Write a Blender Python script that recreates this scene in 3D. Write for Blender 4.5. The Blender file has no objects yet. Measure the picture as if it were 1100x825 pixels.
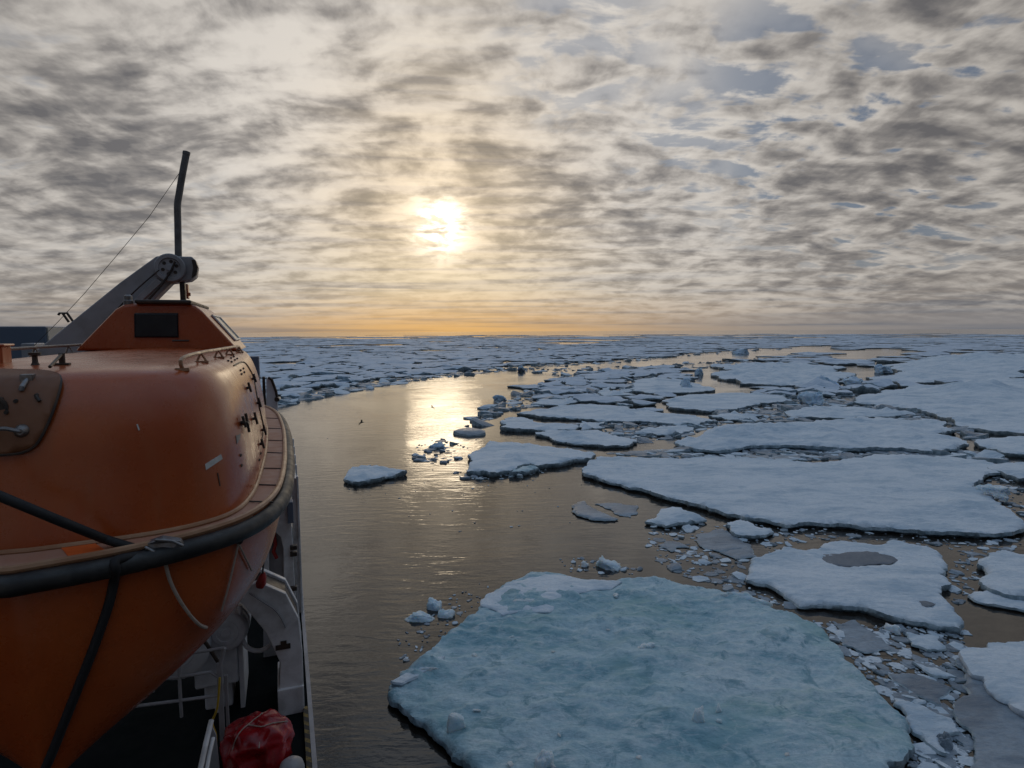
import bpy, bmesh, math, random
import numpy as np
from mathutils import Vector, Matrix, noise
from mathutils.geometry import delaunay_2d_cdt
from mathutils.bvhtree import BVHTree

R = math.radians
random.seed(7)
C = bpy.context.scene.collection
scn = bpy.context.scene

# ------------------------------------------------------------------ camera
CAM = Vector((0.0, 0.0, 12.0))
F_PX, PITCH, ROLL = 655.0, 4.93, 0.31
cam_d = bpy.data.cameras.new("camera")
cam_d.sensor_width = 36.0
cam_d.lens = 36.0 * F_PX / 1100.0
cam_d.clip_start = 0.05
cam_d.clip_end = 200000.0
cam = bpy.data.objects.new("camera", cam_d)
C.objects.link(cam)
CAM_ROT = (Matrix.Rotation(R(90 - PITCH), 3, 'X') @ Matrix.Rotation(R(-ROLL), 3, 'Z'))
cam.matrix_world = Matrix.Translation(CAM) @ CAM_ROT.to_4x4()
scn.camera = cam

# ------------------------------------------------------------------ view
vs = scn.view_settings
vs.view_transform = 'Standard'
vs.look = 'None'
vs.exposure = 0.0
vs.gamma = 1.0
vs.use_curve_mapping = False
cy = scn.cycles
cy.max_bounces = 6
cy.diffuse_bounces = 3
cy.glossy_bounces = 3
cy.caustics_reflective = False
cy.caustics_refractive = False
cy.use_denoising = True


def ray(px, py):
    """direction through a point of the 1100 x 825 picture"""
    return (CAM_ROT @ Vector(((px - 550) / F_PX, (412.5 - py) / F_PX, -1.0))).normalized()


# ------------------------------------------------------------------ node helper
class G:
    def __init__(self, tree):
        self.t = tree
        tree.nodes.clear()

    def n(self, kind, **kw):
        nd = self.t.nodes.new(kind)
        for k, v in kw.items():
            setattr(nd, k, v)
        return nd

    def link(self, a, b):
        self.t.links.new(a, b)

    def put(self, sock, v):
        if isinstance(v, bpy.types.NodeSocket):
            self.link(v, sock)
        elif v is not None:
            if isinstance(v, (tuple, list)) and sock.type == 'RGBA' and len(v) == 3:
                v = (*v, 1.0)
            sock.default_value = v

    def m(self, op, a, b=None, c=None, clamp=False):
        nd = self.n('ShaderNodeMath', operation=op, use_clamp=clamp)
        for i, v in enumerate((a, b, c)):
            self.put(nd.inputs[i], v)
        return nd.outputs[0]

    def v(self, op, a, b=None, out=0):
        nd = self.n('ShaderNodeVectorMath', operation=op)
        self.put(nd.inputs[0], a)
        if b is not None:
            if op == 'SCALE':
                self.put(nd.inputs['Scale'], b)
            else:
                self.put(nd.inputs[1], b)
        return nd.outputs['Value'] if op in ('DOT_PRODUCT', 'LENGTH') else nd.outputs[0]

    def noise(self, vec, scale, detail=4, rough=0.5, dist=0.0, color=False, dim='3D'):
        nd = self.n('ShaderNodeTexNoise', noise_dimensions=dim)
        if vec is not None:
            self.link(vec, nd.inputs['Vector'])
        nd.inputs['Scale'].default_value = scale
        nd.inputs['Detail'].default_value = detail
        nd.inputs['Roughness'].default_value = rough
        nd.inputs['Distortion'].default_value = dist
        return nd.outputs['Color'] if color else nd.outputs[0]

    def mr(self, v, a, b, c=0.0, d=1.0, smooth=True):
        nd = self.n('ShaderNodeMapRange', interpolation_type='SMOOTHSTEP' if smooth else 'LINEAR')
        self.put(nd.inputs[0], v)
        for i, q in enumerate((a, b, c, d)):
            self.put(nd.inputs[i + 1], q)
        return nd.outputs[0]

    def mix(self, f, a, b, blend='MIX'):
        nd = self.n('ShaderNodeMix', data_type='RGBA', blend_type=blend)
        nd.clamp_factor = True
        self.put(nd.inputs[0], f)
        self.put(nd.inputs[6], a)
        self.put(nd.inputs[7], b)
        return nd.outputs[2]

    def ramp(self, f, stops):
        nd = self.n('ShaderNodeValToRGB')
        el = nd.color_ramp.elements
        while len(el) < len(stops):
            el.new(0.5)
        for e, (p, c) in zip(el, stops):
            e.position = p
            e.color = (*c, 1.0) if len(c) == 3 else c
        self.link(f, nd.inputs[0])
        return nd.outputs[0]

    def comb(self, x, y, z):
        nd = self.n('ShaderNodeCombineXYZ')
        for i, q in enumerate((x, y, z)):
            self.put(nd.inputs[i], q)
        return nd.outputs[0]


# ------------------------------------------------------------------ sky and sun
SUN_DIR = ray(474, 243)
SUN_EL = math.asin(SUN_DIR.z)
SUN_AZ = math.atan2(SUN_DIR.x, SUN_DIR.y)          # clockwise from +Y

w = bpy.data.worlds.new("World")
scn.world = w
w.use_nodes = True
g = G(w.node_tree)
tc = g.n('ShaderNodeTexCoord')
D = tc.outputs['Generated']
sep = g.n('ShaderNodeSeparateXYZ')
g.link(D, sep.inputs[0])
X, Y, Z = sep.outputs
zc = g.m('MAXIMUM', Z, 0.0)
inv = g.m('DIVIDE', 1.0, g.m('ADD', zc, 0.22))
P = g.comb(g.m('MULTIPLY', X, inv), g.m('MULTIPLY', Y, inv), 0.0)
warp = g.v('SCALE', g.v('SUBTRACT', g.noise(P, 2.2, 2, 0.45, color=True, dim='2D'), (0.5, 0.5, 0.5)), 0.14)
PW = g.v('ADD', P, warp)
mp = g.n('ShaderNodeMapping')
g.link(PW, mp.inputs[0])
mp.inputs['Rotation'].default_value = (0, 0, R(44))
mp.inputs['Scale'].default_value = (0.8, 2.2, 1.0)
n1 = g.noise(PW, 1.05, 3, 0.5, dim='2D')                   # broad thick and thin regions
n2 = g.noise(PW, 7.2, 4, 0.5, dim='2D')                # rounded cloudlets
n3 = g.noise(mp.outputs[0], 4.4, 3, 0.5, dim='2D')        # rows of them
n4 = g.noise(PW, 19.0, 5, 0.6, dim='2D')                  # ragged detail


def dev(q, k):
    return g.m('MULTIPLY', g.m('SUBTRACT', q, 0.5), k)


dens = g.m('ADD', g.m('ADD', dev(n1, 0.8), dev(n2, 1.25)), g.m('ADD', dev(n3, 1.3), dev(n4, 0.55)))
# each cloudlet is lit on the side turned to the sun
PS = (SUN_DIR.x / (SUN_DIR.z + 0.22), SUN_DIR.y / (SUN_DIR.z + 0.22), 0.0)
nd_ = g.n('ShaderNodeVectorMath', operation='NORMALIZE')
g.link(g.v('SUBTRACT', PS, P), nd_.inputs[0])
PO = g.v('ADD', PW, g.v('SCALE', nd_.outputs[0], 0.035))
lit = g.m('SUBTRACT', n2, g.noise(PO, 7.2, 4, 0.5, dim='2D'))
dens = g.m('ADD', dens, 0.405)
shade = g.m('MULTIPLY', lit, -1.45)


def direction_spot(px, py, deg, amp):
    d0 = g.v('DOT_PRODUCT', D, tuple(ray(px, py)))
    return g.mr(d0, math.cos(R(deg)), math.cos(R(deg * 0.15)), 0.0, amp)


# thicker and thinner places of the cloud sheet, by direction
for a in ((640, 225, 9, .20), (560, 200, 7, .10), (700, 245, 5, .14), (830, 215, 6, .12), (180, 190, 12, .14), (60, 235, 10, .14), (330, 190, 9, .10),
          (950, 265, 12, .16), (1050, 60, 9, .08), (100, 110, 9, .10), (470, 140, 7, .08), (970, 40, 7, .08),
          (470, 235, 5, -.24), (485, 262, 5, -.24), (390, 50, 13, -.14), (300, 300, 10, -.10),  (250, 60, 9, -.08)):
    dens = g.m('ADD', dens, direction_spot(*a))
# rents: where the sheet is broken, the thinnest places between the cloudlets show blue
rent = None
for a in ((850, 90, 10, .85), (890, 160, 12, 1.0), (960, 205, 11, 1.0), (620, 50, 9, .6), (1050, 130, 11, 1.0), (740, 170, 8, .7), (160, 235, 8, .4), (60, 130, 8, .4)):
    q = direction_spot(*a)
    rent = q if rent is None else g.m('MAXIMUM', rent, q)
gapn = g.m('ADD', dens, dev(g.noise(mp.outputs[0], 5.0, 5, 0.55, dim='2D'), 1.5))
rent = g.m('MULTIPLY', rent, g.mr(gapn, 0.38, 0.02, 0.0, 1.0))
dens = g.m('MINIMUM', g.m('MAXIMUM', dens, 0.0), 1.0)

sunward = g.m('MAXIMUM', g.v('DOT_PRODUCT', D, tuple(SUN_DIR)), 0.0)
g1 = g.m('POWER', sunward, 7.0)
g2 = g.m('POWER', sunward, 60.0)
g3 = g.m('POWER', sunward, 700.0)
g4 = g.m('POWER', sunward, 2600.0)

nish = g.n('ShaderNodeTexSky', sky_type='NISHITA')
nish.sun_disc = False
nish.sun_elevation = SUN_EL
nish.sun_rotation = SUN_AZ
nish.air_density = 1.2
nish.dust_density = 1.0
blue = g.v('SCALE', g.v('MULTIPLY', nish.outputs[0], (0.62, 0.78, 1.1)), 0.055)
blue = g.mix(0.75, blue, (0.145, 0.195, 0.285))
cloud = g.ramp(g.m('ADD', dens, shade, clamp=True), [(0.0, (0.70, 0.655, 0.60)), (0.25, (0.61, 0.57, 0.525)), (0.46, (0.46, 0.43, 0.40)), (0.70, (0.29, 0.272, 0.26)), (1.0, (0.165, 0.16, 0.165))])
sky = g.mix(g.m('MULTIPLY', rent, 0.9), cloud, blue)
gain = g.m('ADD', 0.72, g.m('MULTIPLY', g1, 0.42))
sky = g.v('SCALE', sky, gain)
sky = g.mix(g.m('MULTIPLY', g2, 0.75), sky, g.v('MULTIPLY', sky, (1.50, 1.25, 0.92)))
# the low band: long thin streaks, golden under the sun and slate away from it
az = g.m('ARCTAN2', X, Y)
st = g.noise(g.comb(g.m('MULTIPLY', az, 2.2), g.m('MULTIPLY', zc, 95.0), 0.0), 1.0, 4, 0.55, 0.3)
st = g.mr(st, 0.42, 0.70)
daz = g.m('SUBTRACT', az, SUN_AZ)
waz = g.m('EXPONENT', g.m('MULTIPLY', g.m('MULTIPLY', daz, daz), -7.5))
lowz = g.mr(zc, 0.0, 0.085)
gold = g.mix(lowz, g.mix(st, (0.78, 0.45, 0.16), (0.40, 0.27, 0.16)), g.mix(st, (0.86, 0.69, 0.44), (0.50, 0.42, 0.33)))
slate = g.mix(st, (0.36, 0.315, 0.275), (0.165, 0.175, 0.20))
low = g.mix(waz, slate, gold)
hb = g.m('EXPONENT', g.m('MULTIPLY', zc, g.m('SUBTRACT', g.m('MULTIPLY', waz, 16.0), 21.0)))
sky = g.mix(hb, sky, low)
# dark slate bank right on the horizon, away from the sun
bank = g.m('MULTIPLY', g.mr(zc, 0.012, 0.034, 1, 0), g.m('SUBTRACT', 1.0, g.m('POWER', waz, 0.45)))
sky = g.mix(g.m('MULTIPLY', bank, 0.6), sky, (0.125, 0.14, 0.17))
# sun behind the thin cloud
rag = g.noise(g.comb(g.m('MULTIPLY', az, 22.0), g.m('MULTIPLY', zc, 55.0), 3.0), 1.0, 5, 0.6, 0.4)
thin = g.m('MULTIPLY', g.mr(dens, 0.12, 0.6, 1.0, 0.05), g.mr(rag, 0.38, 0.60, 0.05, 1.0))
glow = g.m('ADD', g.m('MULTIPLY', g3, 0.42), g.m('MULTIPLY', g4, 3.0))
glow = g.m('ADD', g.m('MULTIPLY', glow, thin), g.m('MULTIPLY', g3, 0.12))
sky = g.v('ADD', sky, g.v('SCALE', (1.0, 0.90, 0.74), glow))
# sky out of view: dimmed astern, tinted blue overhead to set the light
dim = g.mr(Y, -0.25, 0.5, 0.16, 1.0)
up = g.mr(Z, 0.45, 0.74)
dim = g.m('ADD', g.m('MULTIPLY', dim, g.m('SUBTRACT', 1.0, up)), g.m('MULTIPLY', up, 1.03))
coldf = g.m('MAXIMUM', g.m('SUBTRACT', 1.0, dim), up)
sky = g.mix(coldf, sky, g.v('MULTIPLY', sky, (0.66, 0.95, 1.40)))
sky = g.v('SCALE', sky, dim)
bg = g.n('ShaderNodeBackground')
g.link(g.v('SCALE', sky, 10.0), bg.inputs[0])
bg.inputs[1].default_value = 0.1
wo = g.n('ShaderNodeOutputWorld')
g.link(bg.outputs[0], wo.inputs[0])
w.cycles.sampling_method = 'MANUAL'
w.cycles.sample_map_resolution = 1024

sun_d = bpy.data.lights.new("sun", 'SUN')
sun_d.energy = 0.03
sun_d.angle = R(7.0)
sun_d.color = (1.0, 0.80, 0.55)
sun = bpy.data.objects.new("sun", sun_d)
C.objects.link(sun)
sun.rotation_euler = (-SUN_DIR).to_track_quat('-Z', 'Y').to_euler()
sun.location = (0, 60, 60)

# ------------------------------------------------------------------ ship frame: l to starboard, d ahead, z up
HEAD = math.atan2(-ray(302, 357).x, ray(302, 357).y)
SHIP_ROT = Matrix.Rotation(HEAD, 3, 'Z')
SHIP_INV = SHIP_ROT.transposed()
EYE = CAM.z


def sray(px, py):
    return SHIP_INV @ ray(px, py)


def on_d(px, py, d):
    r = sray(px, py)
    r = r * (d / r.y)
    return Vector((r.x, d, EYE + r.z))


def on_l(px, py, l):
    r = sray(px, py)
    r = r * (l / r.x)
    return Vector((l, r.y, EYE + r.z))


def on_z(px, py, z):
    r = sray(px, py)
    r = r * ((z - EYE) / r.z)
    return Vector((r.x, r.y, z))


def sea(px, py, z=0.0):
    """point of the water (or of a level z above it) seen at a picture point"""
    r = ray(px, py)
    t = (z - EYE) / r.z
    return Vector((r.x * t, r.y * t))


# ------------------------------------------------------------------ materials
def mat(name, base=(0.5, 0.5, 0.5), rough=0.5, metal=0.0, bump=None, vary=None, spec=0.5, coat=0.0):
    """principled material with noise in colour and relief
    bump = (scale, strength, distance), vary = (scale, other colour, amount)"""
    m = bpy.data.materials.new(name)
    m.use_nodes = True
    k = G(m.node_tree)
    b = k.n('ShaderNodeBsdfPrincipled')
    o = k.n('ShaderNodeOutputMaterial')
    k.link(b.outputs[0], o.inputs[0])
    t = k.n('ShaderNodeTexCoord').outputs['Object']
    col = (*base, 1.0)
    if vary:
        f = k.mr(k.noise(t, vary[0], 6, 0.6, 0.4), 0.38, 0.68, 0.0, vary[2])
        col = k.mix(f, base, vary[1])
    k.put(b.inputs['Base Color'], col)
    b.inputs['Metallic'].default_value = metal
    b.inputs['Specular IOR Level'].default_value = spec
    b.inputs['Coat Weight'].default_value = coat
    b.inputs['Coat Roughness'].default_value = 0.12
    rr = k.mr(k.noise(t, 9.0, 5, 0.6), 0.3, 0.7, max(rough - 0.08, 0.02), min(rough + 0.12, 1.0))
    k.link(rr, b.inputs['Roughness'])
    if bump:
        bn = k.n('ShaderNodeBump')
        bn.inputs['Strength'].default_value = bump[1]
        bn.inputs['Distance'].default_value = bump[2]
        k.link(k.noise(t, bump[0], 6, 0.6), bn.inputs['Height'])
        k.link(bn.outputs[0], b.inputs['Normal'])
    return m


def mat_gelcoat():
    m = bpy.data.materials.new("orange gelcoat")
    m.use_nodes = True
    k = G(m.node_tree)
    b = k.n('ShaderNodeBsdfPrincipled')
    o = k.n('ShaderNodeOutputMaterial')
    k.link(b.outputs[0], o.inputs[0])
    t = k.n('ShaderNodeTexCoord').outputs['Object']
    mp = k.n('ShaderNodeMapping')
    k.link(t, mp.inputs[0])
    mp.inputs['Scale'].default_value = (3.0, 3.0, 0.35)
    streak = k.mr(k.noise(mp.outputs[0], 2.2, 6, 0.65), 0.48, 0.75, 0, 0.45)
    blot = k.mr(k.noise(t, 1.3, 5, 0.6), 0.35, 0.7, 0, 1)
    c = k.mix(blot, (0.37, 0.066, 0.012), (0.43, 0.092, 0.020))
    c = k.mix(streak, c, (0.38, 0.11, 0.04))
    spk = k.mr(k.noise(t, 60.0, 2, 0.5), 0.72, 0.80, 0, 0.35)
    c = k.mix(spk, c, (0.45, 0.28, 0.18))
    k.link(c, b.inputs['Base Color'])
    k.link(k.mr(k.noise(t, 5.0, 6, 0.65), 0.3, 0.7, 0.22, 0.36), b.inputs['Roughness'])
    b.inputs['Specular IOR Level'].default_value = 0.5
    b.inputs['Coat Weight'].default_value = 0.2
    b.inputs['Coat Roughness'].default_value = 0.2
    bn = k.n('ShaderNodeBump')
    bn.inputs['Strength'].default_value = 0.12
    bn.inputs['Distance'].default_value = 0.02
    k.link(k.noise(t, 3.5, 5, 0.55), bn.inputs['Height'])
    k.link(bn.outputs[0], b.inputs['Normal'])
    return m


def mat_snow(name, snow, ice, lo, hi, tint=None, fine=1.0, rough=0.62, frost=0.0):
    m = bpy.data.materials.new(name)
    m.use_nodes = True
    k = G(m.node_tree)
    b = k.n('ShaderNodeBsdfPrincipled')
    o = k.n('ShaderNodeOutputMaterial')
    k.link(b.outputs[0], o.inputs[0])
    ge = k.n('ShaderNodeNewGeometry')
    t = ge.outputs['Position']
    mp = k.n('ShaderNodeMapping')
    k.link(t, mp.inputs[0])
    mp.inputs['Rotation'].default_value = (0, 0, R(20))
    mp.inputs['Scale'].default_value = (0.55, 1.3, 1.0)
    q = mp.outputs[0]
    big = k.noise(q, 0.33, 8, 0.62, 0.5)
    med = k.noise(q, 2.1, 7, 0.68, 0.7)
    f = k.m('ADD', k.m('MULTIPLY', big, 0.62), k.m('MULTIPLY', med, 0.38))
    c = k.mix(k.mr(f, lo, hi), ice, snow)
    if tint:
        c = k.mix(k.mr(k.noise(q, 0.42, 4, 0.5), 0.52, 0.68, 0, 0.75), c, tint)
    if frost:
        # melted teal hollows, frosted snow skin drawn out by the wind, pale veins
        zone = k.noise(t, 0.16, 5, 0.6, 0.6)
        mf = k.n('ShaderNodeMapping')
        k.link(t, mf.inputs[0])
        mf.inputs['Rotation'].default_value = (0, 0, R(-22))
        mf.inputs['Scale'].default_value = (0.7, 2.0, 1.0)
        fr_ = k.noise(mf.outputs[0], 1.7, 10, 0.72, 1.3)
        fz = k.m('ADD', fr_, k.m('MULTIPLY', k.m('SUBTRACT', zone, 0.5), 0.9))
        c = k.mix(k.mr(fz, 0.46, 0.68, 0.0, frost), c, (0.66, 0.74, 0.79))
        pit = k.noise(t, 0.85, 9, 0.68, 1.0)
        c = k.mix(k.mr(pit, 0.36, 0.47, 0.75, 0.0), c, (0.12, 0.28, 0.35))
        c = k.mix(k.mr(zone, 0.36, 0.46, 0.55, 0.0), c, (0.22, 0.42, 0.44))
        vo = k.n('ShaderNodeTexVoronoi', feature='DISTANCE_TO_EDGE')
        vo.inputs['Scale'].default_value = 0.30
        k.link(k.v('ADD', t, k.v('SCALE', k.noise(t, 1.0, 6, 0.65, color=True), 1.6)), vo.inputs['Vector'])
        c = k.mix(k.mr(vo.outputs['Distance'], 0.0, 0.022, 0.35, 0.0), c, (0.60, 0.70, 0.74))
    grit = k.noise(t, 7.0 * fine, 7, 0.75, 0.3)
    c = k.mix(k.mr(grit, 0.34, 0.60, 0.42, 0.0), c, ice)
    k.link(c, b.inputs['Base Color'])
    b.inputs['Roughness'].default_value = rough
    b.inputs['Specular IOR Level'].default_value = 0.35
    b1 = k.n('ShaderNodeBump')
    b1.inputs['Strength'].default_value = 0.75
    b1.inputs['Distance'].default_value = 0.14
    k.link(k.noise(q, 3.0 * fine, 8, 0.66, 0.4), b1.inputs['Height'])
    b2 = k.n('ShaderNodeBump')
    b2.inputs['Strength'].default_value = 0.7
    b2.inputs['Distance'].default_value = 0.035
    k.link(grit, b2.inputs['Height'])
    k.link(b1.outputs[0], b2.inputs['Normal'])
    k.link(b2.outputs[0], b.inputs['Normal'])
    return m


M = {}
M['orange'] = mat_gelcoat()
M['snow'] = mat_snow('wind packed snow', (0.76, 0.82, 0.88), (0.44, 0.56, 0.67), 0.37, 0.57)
M['blue_ice'] = mat_snow('blue melting ice', (0.54, 0.69, 0.75), (0.20, 0.39, 0.47), 0.36, 0.62, tint=(0.31, 0.49, 0.48), frost=0.62)
M['grey_ice'] = mat_snow('thin grey ice', (0.37, 0.45, 0.53), (0.17, 0.21, 0.26), 0.36, 0.64, rough=0.32)
M['wet_ice'] = mat('wet ice wall', (0.22, 0.30, 0.35), 0.35, bump=(4.0, 0.7, 0.10), vary=(2.2, (0.46, 0.56, 0.62), 1.0))
M['hummock'] = mat_snow('blue hummock ice', (0.66, 0.76, 0.86), (0.38, 0.53, 0.66), 0.36, 0.62)
M['block'] = mat_snow('clear white block ice', (0.80, 0.85, 0.90), (0.50, 0.64, 0.74), 0.36, 0.58, rough=0.4)
for nm in ('block', 'hummock'):
    pb = [q for q in M[nm].node_tree.nodes if q.type == 'BSDF_PRINCIPLED'][0]
    pb.inputs['Subsurface Weight'].default_value = 0.75
    pb.inputs['Subsurface Radius'].default_value = (0.6, 0.8, 1.0)
    pb.inputs['Subsurface Scale'].default_value = 0.35
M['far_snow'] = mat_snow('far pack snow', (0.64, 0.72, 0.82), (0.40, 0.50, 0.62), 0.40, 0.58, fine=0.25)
M['rubber'] = mat('black rubber', (0.011, 0.011, 0.012), 0.5, bump=(12, 0.25, 0.01), vary=(6, (0.05, 0.048, 0.045), 0.6))
M['strap'] = mat('black webbing', (0.012, 0.012, 0.014), 0.7, bump=(40, 0.4, 0.004))
M['flange'] = mat('non slip flange', (0.42, 0.20, 0.13), 0.6, bump=(60, 0.35, 0.004), vary=(2.5, (0.46, 0.27, 0.20), 0.8))
M['rim'] = mat('worn rim', (0.34, 0.17, 0.09), 0.35, vary=(4, (0.45, 0.28, 0.17), 0.8))
M['hatch'] = mat('weathered hatch', (0.17, 0.060, 0.022), 0.5, bump=(8, 0.3, 0.01), vary=(3, (0.21, 0.085, 0.036), 0.8))
M['steel'] = mat('dull steel', (0.25, 0.25, 0.26), 0.4, metal=0.8, vary=(20, (0.12, 0.08, 0.05), 0.6))
M['dark'] = mat('dark fittings', (0.03, 0.022, 0.018), 0.5, vary=(12, (0.07, 0.04, 0.025), 0.7))
M['davit_grey'] = mat('grey davit paint', (0.36, 0.35, 0.37), 0.42, bump=(7, 0.15, 0.01), vary=(2.2, (0.27, 0.26, 0.26), 0.9))
M['white'] = mat('white ship paint', (0.78, 0.77, 0.78), 0.42, bump=(9, 0.12, 0.01), vary=(2.6, (0.44, 0.42, 0.41), 0.8))
M['grey_white'] = mat('chalky white shell', (0.68, 0.68, 0.70), 0.5, vary=(4, (0.52, 0.52, 0.54), 0.9))
M['slate'] = mat('slate blue paint', (0.14, 0.17, 0.23), 0.5, vary=(1.0, (0.155, 0.185, 0.24), 0.8))
M['cream'] = mat('beige sunlit side', (0.42, 0.40, 0.36), 0.5, vary=(1.0, (0.5, 0.47, 0.42), 0.8))  # sunlight on the deckhouse side, put into the base colour
M['deck'] = mat('dark green deck paint', (0.007, 0.010, 0.011), 0.9, bump=(30, 0.3, 0.005), vary=(1.5, (0.012, 0.014, 0.015), 0.8), spec=.04)
M['hullpaint'] = mat('dark hull paint', (0.02, 0.025, 0.04), 0.5, vary=(1.0, (0.03, 0.035, 0.05), 0.7))
M['glass'] = mat('dark window glass', (0.010, 0.012, 0.018), 0.12, spec=0.3)
M['red'] = mat('red tarpaulin', (0.36, 0.007, 0.012), 0.25, bump=(10, 0.12, 0.012), vary=(4, (0.17, 0.005, 0.008), 0.8), spec=0.5)
M['redpaint'] = mat('red paint', (0.35, 0.02, 0.015), 0.45, vary=(8, (0.2, 0.02, 0.015), 0.6))
M['yellow'] = mat('yellow rope', (0.55, 0.36, 0.03), 0.6, vary=(12, (0.35, 0.22, 0.03), 0.7))
M['rope'] = mat('pale rope', (0.42, 0.35, 0.30), 0.8, bump=(60, 0.5, 0.004), vary=(20, (0.3, 0.24, 0.2), 0.7))
M['tape'] = mat('reflective tape', (0.62, 0.62, 0.60), 0.35, vary=(20, (0.45, 0.44, 0.42), 0.7))
M['tape_grey'] = mat('dull tape', (0.20, 0.19, 0.18), 0.4, vary=(20, (0.14, 0.13, 0.12), 0.7))
M['patch'] = mat('bright orange patch', (0.75, 0.13, 0.02), 0.45, vary=(6, (0.6, 0.10, 0.02), 0.7))
M['bird'] = mat('sooty feathers', (0.06, 0.055, 0.05), 0.7, vary=(20, (0.12, 0.11, 0.10), 0.7))


def mat_water():
    m = bpy.data.materials.new("sea water")
    m.use_nodes = True
    k = G(m.node_tree)
    b = k.n('ShaderNodeBsdfPrincipled')
    o = k.n('ShaderNodeOutputMaterial')
    k.link(b.outputs[0], o.inputs[0])
    b.inputs['Base Color'].default_value = (0.020, 0.016, 0.013, 1)
    b.inputs['IOR'].default_value = 1.5
    b.inputs['Roughness'].default_value = 0.06
    t = k.n('ShaderNodeNewGeometry').outputs['Position']
    ms = k.n('ShaderNodeMapping')
    k.link(t, ms.inputs[0])
    ms.inputs['Rotation'].default_value = (0, 0, R(-14))
    ms.inputs['Scale'].default_value = (0.45, 1.5, 1.0)
    wv = k.noise(ms.outputs[0], 1.15, 3, 0.5, 0.5)          # wavelets
    m2 = k.n('ShaderNodeMapping')
    k.link(t, m2.inputs[0])
    m2.inputs['Rotation'].default_value = (0, 0, R(24))
    m2.inputs['Scale'].default_value = (0.6, 1.1, 1.0)
    w2 = k.noise(m2.outputs[0], 3.2, 3, 0.55, 0.2)
    calm = k.mr(k.noise(t, 0.07, 3, 0.5, 0.6), 0.36, 0.62, 0.22, 1.0)
    h = k.m('ADD', k.m('MULTIPLY', wv, 1.0), k.m('MULTIPLY', w2, 0.30))
    h = k.m('MULTIPLY', h, calm)
    bn = k.n('ShaderNodeBump')
    bn.inputs['Strength'].default_value = 0.30
    bn.inputs['Distance'].default_value = 0.13
    k.link(h, bn.inputs['Height'])
    k.link(bn.outputs[0], b.inputs['Normal'])
    return m


M['water'] = mat_water()


# ------------------------------------------------------------------ object helpers
def tag(o, label=None, cat=None, group=None, kind=None):
    if label:
        o['label'] = label
    if cat:
        o['category'] = cat
    if group:
        o['group'] = group
    if kind:
        o['kind'] = kind
    return o


def mesh_obj(name, verts, faces, mats, parent=None, loc=None, rotz=0.0, smooth=False, fmat=None):
    me = bpy.data.meshes.new(name)
    me.from_pydata([tuple(q) for q in verts], [], faces)
    for m in (mats if isinstance(mats, (list, tuple)) else [mats]):
        me.materials.append(m)
    if smooth:
        me.polygons.foreach_set('use_smooth', [True] * len(me.polygons))
    if fmat is not None:
        me.polygons.foreach_set('material_index', fmat)
    me.update()
    o = bpy.data.objects.new(name, me)
    C.objects.link(o)
    if parent:
        o.parent = parent
    if loc is not None:
        o.location = loc
    o.rotation_euler = (0, 0, rotz)
    return o


BASE = {}


def ship_empty(name, base, label, cat, group=None):
    """a thing of the ship: base in ship coordinates; its parts are built in ship coordinates"""
    e = bpy.data.objects.new(name, None)
    e.empty_display_size = 0.2
    C.objects.link(e)
    b = SHIP_ROT @ Vector(base)
    e.location = b
    e.rotation_euler = (0, 0, HEAD)
    tag(e, label, cat, group)
    BASE[e.name] = tuple(base)
    return e


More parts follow.
